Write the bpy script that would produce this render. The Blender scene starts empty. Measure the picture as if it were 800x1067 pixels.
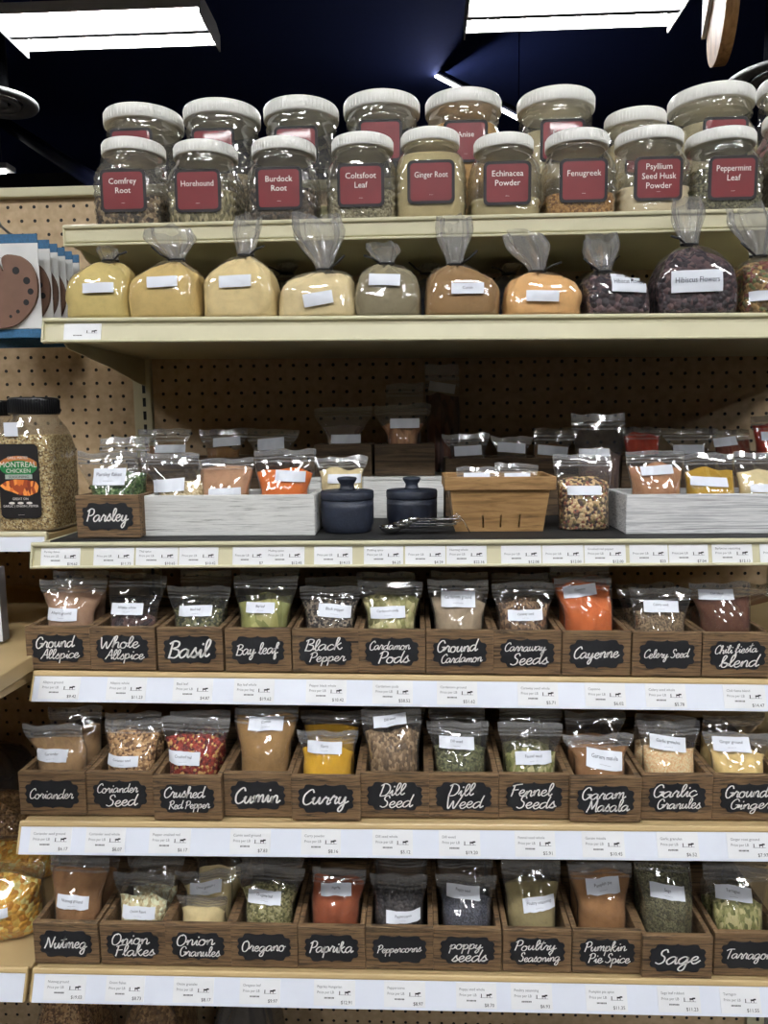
import bpy, bmesh, math, random
from mathutils import Vector, Matrix, noise
random.seed(7)
PI = math.pi
COL = bpy.context.scene.collection
# ------------------------------------------------------------------ camera model
YAW, PIT, ROLL, FPX, EYE = -0.0435, .1184, -.0116, 770.0, 1.55
BACK = 1.424                                    # y of the pegboard face (camera stands at y = 0)
def ray(px, py):
    a = px-400.0; b = py-533.5
    cr, sr = math.cos(ROLL), math.sin(ROLL)
    u = cr*a+sr*b; v = -sr*a+cr*b
    x = u/FPX; z = -v/FPX
    cp, sp = math.cos(PIT), math.sin(PIT)
    y2 = cp+sp*z; Z = -sp+cp*z
    cy, sy = math.cos(YAW), math.sin(YAW)
    return Vector((cy*x+sy*y2, -sy*x+cy*y2, Z))
def at(px, py, Y):                              # world point at depth Y
    r = ray(px, py); r = r*(Y/r.y); return Vector((r.x, r.y, r.z+EYE))
def atz(px, py, Z):
    r = ray(px, py); r = r*((Z-EYE)/r.z); return Vector((r.x, r.y, r.z+EYE))

# ------------------------------------------------------------------ mesh helpers
class MB:
    def __init__(s): s.v=[]; s.f=[]; s.m=[]; s.sm=[]
    def add(s, vs, fs, mat=0, M=None, smooth=False):
        o=len(s.v)
        for p in vs:
            p=Vector(p)
            s.v.append(tuple(M@p) if M is not None else tuple(p))
        for f in fs:
            s.f.append([i+o for i in f]); s.m.append(mat); s.sm.append(smooth)
        return s
    def box(s, c, d, bev=0.0, mat=0, M=None):
        x,y,z=c; a,b,h=d[0]/2,d[1]/2,d[2]/2
        if bev<=0:
            vs=[(x+i*a,y+j*b,z+k*h) for i in(-1,1) for j in(-1,1) for k in(-1,1)]
            fs=[(0,1,3,2),(4,6,7,5),(0,4,5,1),(2,3,7,6),(0,2,6,4),(1,5,7,3)]
            return s.add(vs,fs,mat,M)
        bm=bmesh.new(); bmesh.ops.create_cube(bm,size=1)
        for v in bm.verts: v.co=Vector((x+v.co.x*2*a,y+v.co.y*2*b,z+v.co.z*2*h))
        bmesh.ops.bevel(bm,geom=bm.edges[:],offset=min(bev,a*.9,b*.9,h*.9),segments=2,profile=.5,affect='EDGES')
        bm.verts.index_update()
        s.add([v.co[:] for v in bm.verts],[[v.index for v in f.verts] for f in bm.faces],mat,M)
        bm.free(); return s
    def rings(s, rings, cap0=True, cap1=True, mat=0, M=None, smooth=True):
        n=len(rings[0]); vs=[p for r in rings for p in r]; fs=[]
        for i in range(len(rings)-1):
            for j in range(n):
                k=(j+1)%n
                fs.append((i*n+j,i*n+k,(i+1)*n+k,(i+1)*n+j))
        if cap0: fs.append(tuple(range(n-1,-1,-1)))
        if cap1: fs.append(tuple(range((len(rings)-1)*n,len(rings)*n)))
        return s.add(vs,fs,mat,M,smooth)
    def lathe(s, prof, n=32, c=(0,0), cap0=True, cap1=True, mat=0, M=None, smooth=True):
        return s.rings([[(c[0]+r*math.cos(2*PI*j/n),c[1]+r*math.sin(2*PI*j/n),z) for j in range(n)] for r,z in prof],cap0,cap1,mat,M,smooth)
    def tube(s, pts, r, n=8, mat=0, M=None, closed=False):
        pts=[Vector(p) for p in pts]; rings=[]
        up=Vector((0,0,1)); N=len(pts)
        for i,p in enumerate(pts):
            a=pts[(i-1)%N] if (closed or i>0) else p
            b=pts[(i+1)%N] if (closed or i<N-1) else p
            t=(b-a).normalized()
            x=t.cross(up)
            if x.length<1e-3: x=t.cross(Vector((0,1,0)))
            x.normalize(); y=x.cross(t)
            rr=r[i] if isinstance(r,(list,tuple)) else r
            rings.append([p+x*(rr*math.cos(2*PI*k/n))+y*(rr*math.sin(2*PI*k/n)) for k in range(n)])
        if closed: rings.append(rings[0])
        return s.rings(rings,not closed,not closed,mat,M)
    def prism(s, poly, y0, y1, mat=0, M=None):      # polygon in x,z extruded along y
        n=len(poly)
        vs=[(x,y0,z) for x,z in poly]+[(x,y1,z) for x,z in poly]
        fs=[tuple(range(n)),tuple(range(2*n-1,n-1,-1))]+[(i,i+n,(i+1)%n+n,(i+1)%n) for i in range(n)]
        return s.add(vs,fs,mat,M)
    def mesh(s, name):
        me=bpy.data.meshes.new(name); me.from_pydata(s.v,[],s.f)
        me.polygons.foreach_set('material_index',s.m); me.polygons.foreach_set('use_smooth',s.sm)
        bm=bmesh.new(); bm.from_mesh(me)
        bmesh.ops.recalc_face_normals(bm,faces=bm.faces[:]); bm.to_mesh(me); bm.free()
        me.update(); return me
    def build(s, name, mats, parent=None, loc=None):
        me=s.mesh(name)
        for m in (mats if isinstance(mats,(list,tuple)) else [mats]): me.materials.append(m)
        return link(name, me, parent, loc)
def link(name, me, parent=None, loc=None):
    o=bpy.data.objects.new(name, me); COL.objects.link(o)
    if parent is not None: o.parent=parent
    if loc is not None: o.location=loc
    return o
def tag(o, label=None, cat=None, group=None, kind=None):
    if label: o['label']=label
    if cat: o['category']=cat
    if group: o['group']=group
    if kind: o['kind']=kind
    return o
def thing(name, label, cat, loc=(0,0,0), rz=0.0, group=None):
    o=bpy.data.objects.new(name,None); COL.objects.link(o); o.empty_display_size=.02
    o.location=loc; o.rotation_euler=(0,0,rz)
    return tag(o,label,cat,group)
def kids(o): return [c for c in bpy.data.objects if c.parent is o]
def dup(src, loc, label, rz=0.0, group=None):
    children={}
    for c in bpy.data.objects:
        if c.parent: children.setdefault(c.parent.name,[]).append(c)
    def cp(o,par):
        n=o.copy(); COL.objects.link(n)
        if par is not None: n.parent=par
        for c in children.get(o.name,[]): cp(c,n)
        return n
    r=cp(src,None); r.location=loc; r.rotation_euler=(0,0,rz); r['label']=label
    if group: r['group']=group
    return r

# ------------------------------------------------------------------ materials
def lin(c): return tuple(((x/255)/12.92 if x/255<=.04045 else ((x/255+.055)/1.055)**2.4) for x in c)+(1.0,)
MATS={}
def newmat(name):
    m=bpy.data.materials.new(name); m.use_nodes=True; nt=m.node_tree; nt.nodes.clear()
    out=nt.nodes.new('ShaderNodeOutputMaterial'); return m,nt,out
def N(nt,t,**kw):
    n=nt.nodes.new(t)
    for k,v in kw.items():
        if hasattr(n,k): setattr(n,k,v)
        else: n.inputs[k.replace('_',' ')].default_value=v
    return n
def coords(nt, scale=(1,1,1)):
    tc=N(nt,'ShaderNodeTexCoord'); oi=N(nt,'ShaderNodeObjectInfo')
    mu=N(nt,'ShaderNodeMath',operation='MULTIPLY'); mu.inputs[1].default_value=7.3
    nt.links.new(oi.outputs['Random'],mu.inputs[0])
    va=N(nt,'ShaderNodeVectorMath',operation='ADD'); nt.links.new(tc.outputs['Object'],va.inputs[0]); nt.links.new(mu.outputs[0],va.inputs[1])
    mp=N(nt,'ShaderNodeMapping'); mp.inputs['Scale'].default_value=scale
    nt.links.new(va.outputs[0],mp.inputs[0]); return mp.outputs[0]
def ramp(nt, fac, cols, const=False, lo=0.0, hi=1.0):
    r=N(nt,'ShaderNodeValToRGB'); e=r.color_ramp.elements
    n=len(cols)
    while len(e)<n: e.new(.5)
    for i,c in enumerate(cols):
        e[i].position=lo+(hi-lo)*(i/(n if const else max(1,n-1))); e[i].color=c
    if const: r.color_ramp.interpolation='CONSTANT'
    nt.links.new(fac,r.inputs[0]); return r.outputs[0]
def plain(name, c, rough=.5, metal=0.0, var=.06, nscale=30, bump=0.0, bscale=200, coat=0.0):
    if name in MATS: return MATS[name]
    m,nt,out=newmat(name); b=N(nt,'ShaderNodeBsdfPrincipled')
    b.inputs['Roughness'].default_value=rough; b.inputs['Metallic'].default_value=metal
    b.inputs['Coat Weight'].default_value=coat
    co=coords(nt); n=N(nt,'ShaderNodeTexNoise'); n.inputs['Scale'].default_value=nscale; n.inputs['Detail'].default_value=3
    nt.links.new(co,n.inputs[0]); L=lin(c)
    nt.links.new(ramp(nt,n.outputs[0],[tuple(x*(1-var) for x in L[:3])+(1,),tuple(min(1,x*(1+var)) for x in L[:3])+(1,)],lo=.3,hi=.7),b.inputs['Base Color'])
    if bump:
        n2=N(nt,'ShaderNodeTexNoise'); n2.inputs['Scale'].default_value=bscale; nt.links.new(co,n2.inputs[0])
        bp=N(nt,'ShaderNodeBump'); bp.inputs['Strength'].default_value=bump; bp.inputs['Distance'].default_value=.002
        nt.links.new(n2.outputs[0],bp.inputs['Height']); nt.links.new(bp.outputs[0],b.inputs['Normal'])
    nt.links.new(b.outputs[0],out.inputs[0]); MATS[name]=m; return m
def wood(name, cols, scale=(3,60,60), rough=.75, bump=.35, fine=None):
    if name in MATS: return MATS[name]
    m,nt,out=newmat(name); b=N(nt,'ShaderNodeBsdfPrincipled'); b.inputs['Roughness'].default_value=rough
    co=coords(nt,scale); n=N(nt,'ShaderNodeTexNoise'); n.inputs['Scale'].default_value=2.2; n.inputs['Detail'].default_value=7; n.inputs['Roughness'].default_value=.65; n.inputs['Distortion'].default_value=.5
    nt.links.new(co,n.inputs[0])
    nt.links.new(ramp(nt,n.outputs[0],[lin(c) for c in cols],lo=.3,hi=.72),b.inputs['Base Color'])
    bp=N(nt,'ShaderNodeBump'); bp.inputs['Strength'].default_value=bump; bp.inputs['Distance'].default_value=.002
    nt.links.new(n.outputs[0],bp.inputs['Height']); nt.links.new(bp.outputs[0],b.inputs['Normal'])
    nt.links.new(b.outputs[0],out.inputs[0]); MATS[name]=m; return m
def powder(name, c, var=.13):
    name='powder_'+name
    if name in MATS: return MATS[name]
    m,nt,out=newmat(name); b=N(nt,'ShaderNodeBsdfPrincipled'); b.inputs['Roughness'].default_value=.9
    co=coords(nt); n=N(nt,'ShaderNodeTexNoise'); n.inputs['Scale'].default_value=55; n.inputs['Detail'].default_value=9; n.inputs['Roughness'].default_value=.78
    nt.links.new(co,n.inputs[0]); L=tuple(min(.92,x*1.25) for x in lin(c)[:3])+(1,)
    nt.links.new(ramp(nt,n.outputs[0],[tuple(x*(1-2*var) for x in L[:3])+(1,),L,tuple(min(1,x*(1+var)) for x in L[:3])+(1,)],lo=.3,hi=.7),b.inputs['Base Color'])
    bp=N(nt,'ShaderNodeBump'); bp.inputs['Strength'].default_value=.4; bp.inputs['Distance'].default_value=.002
    nt.links.new(n.outputs[0],bp.inputs['Height']); nt.links.new(bp.outputs[0],b.inputs['Normal'])
    nt.links.new(b.outputs[0],out.inputs[0]); MATS[name]=m; return m
def seeds(name, cols, size=.004, stretch=(1,1,1), rough=.6, bump=.9):
    name='grain_'+name
    if name in MATS: return MATS[name]
    m,nt,out=newmat(name); b=N(nt,'ShaderNodeBsdfPrincipled'); b.inputs['Roughness'].default_value=rough
    k=1/size; co=coords(nt,tuple(k*s for s in stretch))
    v=N(nt,'ShaderNodeTexVoronoi'); v.inputs['Scale'].default_value=1.0; nt.links.new(co,v.inputs[0])
    sp=N(nt,'ShaderNodeSeparateColor'); nt.links.new(v.outputs['Color'],sp.inputs[0])
    nt.links.new(ramp(nt,sp.outputs[0],[tuple(min(.92,x*1.25) for x in lin(c)[:3])+(1,) for c in cols],const=True),b.inputs['Base Color'])
    iv=N(nt,'ShaderNodeMath',operation='SUBTRACT'); iv.inputs[0].default_value=1; nt.links.new(v.outputs['Distance'],iv.inputs[1])
    bp=N(nt,'ShaderNodeBump'); bp.inputs['Strength'].default_value=bump; bp.inputs['Distance'].default_value=size*.6
    nt.links.new(iv.outputs[0],bp.inputs['Height']); nt.links.new(bp.outputs[0],b.inputs['Normal'])
    nt.links.new(b.outputs[0],out.inputs[0]); MATS[name]=m; return m
def clear(name, tint, haze, rough, lo, hi, bump, bscale, tone=(1,1,1,1), bdist=.004, ntype='RIDGED_MULTIFRACTAL', crease=3.0):
    m,nt,out=newmat(name)
    tr=N(nt,'ShaderNodeBsdfTransparent'); tr.inputs[0].default_value=tint
    gl=N(nt,'ShaderNodeBsdfGlossy'); gl.inputs['Roughness'].default_value=rough
    df=N(nt,'ShaderNodeBsdfDiffuse'); df.inputs[0].default_value=tone
    lw=N(nt,'ShaderNodeLayerWeight'); lw.inputs[0].default_value=.22
    mr=N(nt,'ShaderNodeMapRange'); mr.inputs['To Min'].default_value=lo; mr.inputs['To Max'].default_value=hi
    nt.links.new(lw.outputs['Facing'],mr.inputs[0])
    if bump:
        co=coords(nt); n=N(nt,'ShaderNodeTexNoise'); n.noise_type=ntype; n.inputs['Scale'].default_value=bscale; n.inputs['Detail'].default_value=2; n.inputs['Distortion'].default_value=.8
        nt.links.new(co,n.inputs[0]); bp=N(nt,'ShaderNodeBump'); bp.inputs['Strength'].default_value=bump; bp.inputs['Distance'].default_value=bdist
        pw=N(nt,'ShaderNodeMath',operation='POWER'); pw.inputs[1].default_value=crease; nt.links.new(n.outputs[0],pw.inputs[0])
        nt.links.new(pw.outputs[0],bp.inputs['Height']); nt.links.new(bp.outputs[0],gl.inputs['Normal']); nt.links.new(bp.outputs[0],lw.inputs['Normal'])
    a=N(nt,'ShaderNodeMixShader'); a.inputs[0].default_value=haze
    tl=N(nt,'ShaderNodeBsdfTranslucent'); tl.inputs[0].default_value=tone
    dm=N(nt,'ShaderNodeMixShader'); dm.inputs[0].default_value=.35; nt.links.new(df.outputs[0],dm.inputs[1]); nt.links.new(tl.outputs[0],dm.inputs[2])
    nt.links.new(tr.outputs[0],a.inputs[1]); nt.links.new(dm.outputs[0],a.inputs[2])
    x=N(nt,'ShaderNodeMixShader'); nt.links.new(mr.outputs[0],x.inputs[0]); nt.links.new(a.outputs[0],x.inputs[1]); nt.links.new(gl.outputs[0],x.inputs[2])
    nt.links.new(x.outputs[0],out.inputs[0]); return m
def emit(name,c,s):
    m,nt,out=newmat(name); e=N(nt,'ShaderNodeEmission'); e.inputs[0].default_value=c; e.inputs[1].default_value=s
    nt.links.new(e.outputs[0],out.inputs[0]); return m

FILM=clear('zip_bag_film',(.99,.99,.99,1),.030,.07,.085,.6,1.0,52,bdist=.006,crease=4.0)
FILM_TIED=clear('tied_bag_film',(.99,.99,.99,1),.022,.07,.085,.55,1.0,40,bdist=.008,crease=4.0)
SEAL=clear('zip_seal_film',(.98,.98,.98,1),.18,.10,.17,.6,.7,70)
PLUME=clear('gathered_film',(.97,.97,.97,1),.20,.12,.14,.6,.9,45,bdist=.006)
GLASS=clear('jar_glass',(.985,.985,.975,1),.075,.05,.09,.85,.35,14,tone=(.97,.94,.84,1),bdist=.008,ntype='MULTIFRACTAL',crease=1.0)
STICKER=plain('sticker_paper',(226,230,238),.55,var=.02)
INK=plain('printed_ink',(70,75,90),.7)
INKB=plain('black_ink',(18,18,22),.7)
GREYINK=plain('grey_ink',(120,120,124),.7)
CHALK=plain('chalk_paint',(242,240,236),.8,var=.10,nscale=400)
SLATEBLK=plain('chalkboard_black',(18,19,24),.75,var=.2,nscale=60)
RUSTIC=wood('rustic_wood',[(26,19,13),(88,68,46),(122,96,66),(50,38,26),(152,126,90)],(5,45,110),bump=.6)
RUSTICD=wood('rustic_wood_dark',[(36,27,18),(70,54,36),(98,78,54),(54,41,27)],(5,40,70))
WHITESTREAK=wood('streaked_whitewash',[(96,96,98),(184,184,186),(224,224,224),(158,160,164),(234,234,234)],(3,30,120),.8,.25)
WHITEWASH=wood('whitewashed_wood',[(92,91,88),(205,205,202),(224,224,221),(196,196,193),(232,232,230)],(5,30,110),.8,.25)
BASKETW=wood('basket_wood',[(104,78,46),(142,108,66),(166,130,84),(122,92,54)],(6,50,60),.6,.2)
SIGNW=wood('sign_wood',[(150,104,56),(196,146,90),(214,168,112)],(20,20,4),.5,.1)
CREAM=plain('cream_enamel',(207,201,168),.38,var=.05,nscale=12,coat=.2)
TAN=plain('tan_enamel',(196,170,122),.42,var=.07,nscale=10,coat=.1)
DECKTAN=plain('tan_deck_enamel',(186,162,118),.5,var=.08,nscale=14)
SHADEDECK=plain('shade_darkened_deck',(46,36,28),.7)  # deck colour darkened to keep the space under the bottom row in shade
STRIP=plain('white_strip_plastic',(230,235,246),.3,var=.015,coat=.3)
TAGP=plain('price_tag_paper',(236,237,239),.6,var=.02)
MATBLK=plain('black_mat',(26,26,27),.7,bump=.2,bscale=600)
BLKPL=plain('black_plastic',(16,17,20),.35)
WHITEPL=plain('white_lid_plastic',(251,250,244),.35,var=.03,coat=.2)
RED=plain('jar_label_red',(108,13,22),.45,var=.08,nscale=40,coat=.2)
BORDER=plain('jar_label_border',(14,9,13),.6)
WHITEINK=plain('white_ink',(236,230,224),.6)
SLATE=plain('grey_slate',(36,42,56),.5,var=.35,nscale=45,bump=.25,bscale=300)
STEEL=plain('polished_steel',(190,190,190),.18,1.0,var=.02)
WIREM=plain('zinc_wire',(140,140,140),.4,.9)
HOUS=plain('white_fixture_enamel',(225,225,222),.4,var=.02)
NAVY=plain('navy_ceiling_paint',(13,34,92),.9)
NAVYM=plain('navy_painted_steel',(9,20,54),.8)
CEILW=plain('diffuser_enamel',(150,152,152),.55)
WALLP=plain('wall_paint_beige',(96,90,80),.9)
FLOORM=plain('vinyl_floor',(62,58,54),.5,var=.1,nscale=3)
TUBE=emit('fluorescent_tube',(.985,.99,1.0,1),50.0)
DIVID=plain('fixture_divider_grey',(52,52,54),.5)
TIEB=plain('black_twist_tie',(20,20,22),.5)
CARDW=plain('white_card',(222,222,220),.6)
BLUEC=plain('blue_card_border',(40,92,130),.6,var=.2,nscale=300)
CARDBR=plain('brown_print',(112,82,66),.6,var=.1)

def pegmat(x0,z0,name='pegboard_hardboard'):
    m,nt,out=newmat(name); b=N(nt,'ShaderNodeBsdfPrincipled'); b.inputs['Roughness'].default_value=.7
    tc=N(nt,'ShaderNodeTexCoord'); sx=N(nt,'ShaderNodeSeparateXYZ'); nt.links.new(tc.outputs['Object'],sx.inputs[0])
    ds=[]
    for ax,o in ((0,x0),(2,z0)):
        a=N(nt,'ShaderNodeMath',operation='SUBTRACT'); a.inputs[1].default_value=o-.0127; nt.links.new(sx.outputs[ax],a.inputs[0])
        c=N(nt,'ShaderNodeMath',operation='DIVIDE'); c.inputs[1].default_value=.0254; nt.links.new(a.outputs[0],c.inputs[0])
        d=N(nt,'ShaderNodeMath',operation='FLOORED_MODULO'); d.inputs[1].default_value=1; nt.links.new(c.outputs[0],d.inputs[0])
        e=N(nt,'ShaderNodeMath',operation='SUBTRACT'); e.inputs[1].default_value=.5; nt.links.new(d.outputs[0],e.inputs[0])
        p=N(nt,'ShaderNodeMath',operation='POWER'); p.inputs[1].default_value=2; ab=N(nt,'ShaderNodeMath',operation='ABSOLUTE')
        nt.links.new(e.outputs[0],ab.inputs[0]); nt.links.new(ab.outputs[0],p.inputs[0]); ds.append(p)
    s=N(nt,'ShaderNodeMath',operation='ADD'); nt.links.new(ds[0].outputs[0],s.inputs[0]); nt.links.new(ds[1].outputs[0],s.inputs[1])
    g=N(nt,'ShaderNodeMath',operation='LESS_THAN'); g.inputs[1].default_value=.0155; nt.links.new(s.outputs[0],g.inputs[0])
    n=N(nt,'ShaderNodeTexNoise'); n.inputs['Scale'].default_value=60; n.inputs['Detail'].default_value=6; nt.links.new(tc.outputs['Object'],n.inputs[0])
    base=ramp(nt,n.outputs[0],[lin((180,155,120)),lin((200,175,140))],lo=.35,hi=.65)
    mx=N(nt,'ShaderNodeMix',data_type='RGBA'); nt.links.new(g.outputs[0],mx.inputs[0]); nt.links.new(base,mx.inputs[6]); mx.inputs[7].default_value=(.006,.005,.004,1)  # peg holes painted near black, standing in for the shade of real depth
    nt.links.new(mx.outputs[2],b.inputs['Base Color']); nt.links.new(b.outputs[0],out.inputs[0]); return m

# ------------------------------------------------------------------ lettering
TXT={}
def text2d(s, size=1.0, align='CENTER', spacing=1.0):
    key=(s,align,spacing)
    if key not in TXT:
        cu=bpy.data.curves.new('t','FONT'); cu.body=s; cu.size=1; cu.align_x=align; cu.resolution_u=2; cu.fill_mode='FRONT'; cu.space_character=spacing
        ob=bpy.data.objects.new('t',cu); COL.objects.link(ob)
        dg=bpy.context.evaluated_depsgraph_get(); me=bpy.data.meshes.new_from_object(ob.evaluated_get(dg))
        TXT[key]=([v.co.copy() for v in me.vertices],[list(p.vertices) for p in me.polygons])
        bpy.data.objects.remove(ob); bpy.data.curves.remove(cu); bpy.data.meshes.remove(me)
    v,f=TXT[key]
    return [Vector((p.x*size,p.y*size)) for p in v],f
def put_text(mb, s, size, x, z, fn=None, align='CENTER', mat=0, maxw=None, dy=-.0006):
    v,f=text2d(s,size,align)
    if not v: return
    if maxw:
        w=max(p.x for p in v)-min(p.x for p in v)
        if w>maxw:
            k=maxw/w; v=[Vector((p.x*k,p.y)) for p in v]
    if fn: mb.add([fn(x+p.x,z+p.y) for p in v],f,mat)
    else: mb.add([(x+p.x,dy,z+p.y) for p in v],f,mat)
G={}
for ch,adv,d in (
 ('a',12,"9,8 6,10 2,8 0,4 2,0 5,1 8,5 9,9 9,3 10,0 13,3"),('b',11,"0,2 4,12 6,18 4,20 2,16 2,4 4,0 8,1 9,5 7,8 4,7 11,6"),
 ('c',9,"8,8 5,10 1,7 0,3 3,0 6,1 10,4"),('d',12,"9,8 6,10 2,8 0,4 2,0 5,1 8,5|11,20 9,10 9,3 10,0 13,3"),
 ('e',9,"0,4 5,5 7,8 5,10 2,8 1,4 3,0 6,0 10,4"),('f',8,"0,3 4,10 7,17 6,20 4,18 3,10 2,-6 3,-10 5,-7 4,0 8,2|0,9 7,10"),
 ('g',12,"9,8 6,10 2,8 0,4 2,0 5,1 8,5 9,9 8,-6 5,-10 2,-8 4,-3 12,3"),('h',11,"0,2 4,13 5,19 3,20 2,15 1,0 2,5 5,9 8,9 8,3 9,0 12,3"),
 ('i',6,"0,3 3,9 3,3 4,0 7,3|4,14 4.6,15.4"),('k',11,"0,2 4,13 5,19 3,20 2,15 1,0|8,11 3,6 4,5 8,0 11,3"),
 ('l',6.5,"0,2 5,12 6,18 4,20 2,15 2,4 4,0 7,3"),('m',15,"0,5 2,9 2,0 3,6 6,10 7,7 7,0 8,6 11,10 12,7 12,2 13,0 16,3"),
 ('n',11,"0,5 2,9 2,0 3,6 6,10 8,8 8,2 9,0 12,3"),('o',10,"5,10 2,9 0,4 2,0 6,0 8,4 7,9 4,10 6,8 11,8"),
 ('p',10,"0,5 2,10 1,-9|1,0 3,8 6,10 8,7 7,2 4,0 2,2 4,1 11,3"),('r',9,"0,4 3,10 4,11 4,9 7,9 6,4 7,0 10,3"),
 ('s',8,"0,2 4,10 5,11 5,8 7,4 5,0 1,1 4,1 9,3"),('t',8,"0,3 4,12 5.5,20 4,9 4,2 6,0 9,3|0,13.5 9,15.5"),
 ('u',11,"0,6 2,9 1,3 3,0 6,3 8,9 8,3 9,0 12,3"),('w',14,"0,6 2,9 1,3 3,0 6,3 7,9 7,3 9,0 12,3 13,9 15,8"),
 ('y',11,"0,6 2,9 1,3 3,0 6,3 8,9 7,-5 4,-10 2,-7 5,-2 12,3"),
 ('G',13,"11,15 9,19 5,19 1,13 1,5 4,0 8,1 11,7 7,8 13,8 11,2"),('A',12,"0,0 4,8 9,20 10,8 11,0|3,7 12,8"),
 ('W',17,"0,19 2,4 4,0 8,12 9,3 11,0 16,14 18,20"),('B',12,"3,19 2,8 1,0|0,17 5,20 10,18 9,13 4,11 10,9 11,4 7,0 1,1"),
 ('P',11,"3,18 2,8 1,0|0,16 5,20 10,18 10,12 6,9 3,9"),('L',12,"8,17 7,20 4,17 4,8 2,1 0,1 3,2 7,0 12,2"),
 ('C',11,"11,16 9,20 5,18 1,12 1,4 4,0 8,1 12,5"),('S',11,"10,16 8,20 4,18 4,13 8,9 8,3 4,0 0,2"),
 ('F',11,"3,18 2,8 1,0|0,17 6,19 13,20|1,10 9,11"),('D',13,"3,19 2,8 1,1|0,17 5,20 11,16 12,8 8,1 1,0"),
 ('R',12,"3,18 2,8 1,0|0,16 5,20 10,18 9,12 4,10 8,4 12,0"),('M',17,"0,0 3,10 4,19 7,8 8,5 12,14 14,20 14,8 15,0 18,3"),
 ('N',15,"0,0 3,10 4,19 8,8 10,1 13,12 15,20"),('O',13,"7,20 2,17 0,9 2,1 7,0 11,6 11,14 8,19 5,18"),
 ('T',12,"0,17 6,20 14,20|8,19 6,8 5,0")):
    G[ch]=(adv,[[tuple(float(q) for q in p.split(',')) for p in st.split()] for st in d.split('|')])
def smooth_path(P,sub=4):
    P=[Vector(p) for p in P]
    if len(P)<3: return P
    out=[]
    for i in range(len(P)-1):
        p0=P[max(0,i-1)];p1=P[i];p2=P[i+1];p3=P[min(len(P)-1,i+2)]
        for k in range(sub):
            t=k/sub
            out.append(.5*((2*p1)+(p2-p0)*t+(2*p0-5*p1+4*p2-p3)*t*t+(3*p1-p0-3*p2+p3)*t**3))
    out.append(P[-1]); return out
def script_word(w, rnd):
    st=[];x=0
    for ch in w:
        if ch==' ': x+=6; continue
        adv,ss=G[ch]; jy=rnd.uniform(-.7,.7); k=rnd.uniform(.95,1.06)
        for s in ss: st.append([(x+p[0]+.2*p[1]*k,p[1]*k+jy) for p in s])
        x+=adv
    return st,x
def script_mesh(lines, W, H, y, seed):
    """brush-lettered words fitted inside a plaque W x H (x,z plane at y)"""
    rnd=random.Random(seed); mb=MB(); n=len(lines)
    for li,w in enumerate(lines):
        st,L=script_word(w,rnd); st=[smooth_path(s) for s in st]
        xs=[p.x for s in st for p in s]; zs=[p.y for s in st for p in s]
        wd=max(xs)-min(xs)
        desc=any(c in 'gpyf' for c in w)
        maxw=W*(.80 if n==1 else .74); maxh=H*(.60 if n==1 else .345)
        ks=min(maxw/wd, maxh/(24 if desc else 20)*(1.15 if n>1 else 1.0)); kx=min(ks*1.25,maxw/wd)
        cz=(0 if n==1 else (H*.205 if li==0 else -H*.205))
        off=0 if n==1 else (-W*.03 if li==0 else W*.04)
        cx=(max(xs)+min(xs))/2; base=cz-ks*(9 if n==1 else 8.5)+(ks*2 if desc and n==1 else 0)
        slope=rnd.uniform(.01,.05); hw=ks*.95
        for s in st:
            pts=[Vector(((p.x-cx)*kx+off, base+p.y*ks+slope*(p.x-cx)*kx)) for p in s]
            vs=[];m=len(pts)
            for i,p in enumerate(pts):
                t=(pts[min(m-1,i+1)]-pts[max(0,i-1)]); t=t.normalized() if t.length>1e-9 else Vector((1,0))
                wv=hw*(.8+.35*abs(t.y)); nn=Vector((-t.y,t.x))*wv
                if i==0: p=p-t*hw*.5
                if i==m-1: p=p+t*hw*.5
                vs+=[(p.x-nn.x,y,p.y-nn.y),(p.x+nn.x,y,p.y+nn.y)]
            mb.add(vs,[(2*i,2*i+2,2*i+3,2*i+1) for i in range(m-1)])
    return mb
def plaque_poly(W,H):
    q=[(0,1),(.08,.91),(.3,.87),(.52,.95),(.70,.93),(.75,.78),(.80,.66),(.92,.62),(.975,.44),(.93,.24),(1,0)]
    q=[(x*W/2,z*H/2) for x,z in q]
    pts=smooth_path(q,3); pts=[(p.x,p.y) for p in pts]
    r=pts[:-1]+[(x,-z) for x,z in reversed(pts)][:-1]+[(-x,-z) for x,z in pts][:-1]+[(-x,z) for x,z in reversed(pts)][:-1]
    return r
def nz(x,y,z): return noise.noise(Vector((x,y,z)))
def sstep(a,b,x):
    t=max(0.0,min(1.0,(x-a)/(b-a))); return t*t*(3-2*t)

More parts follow.
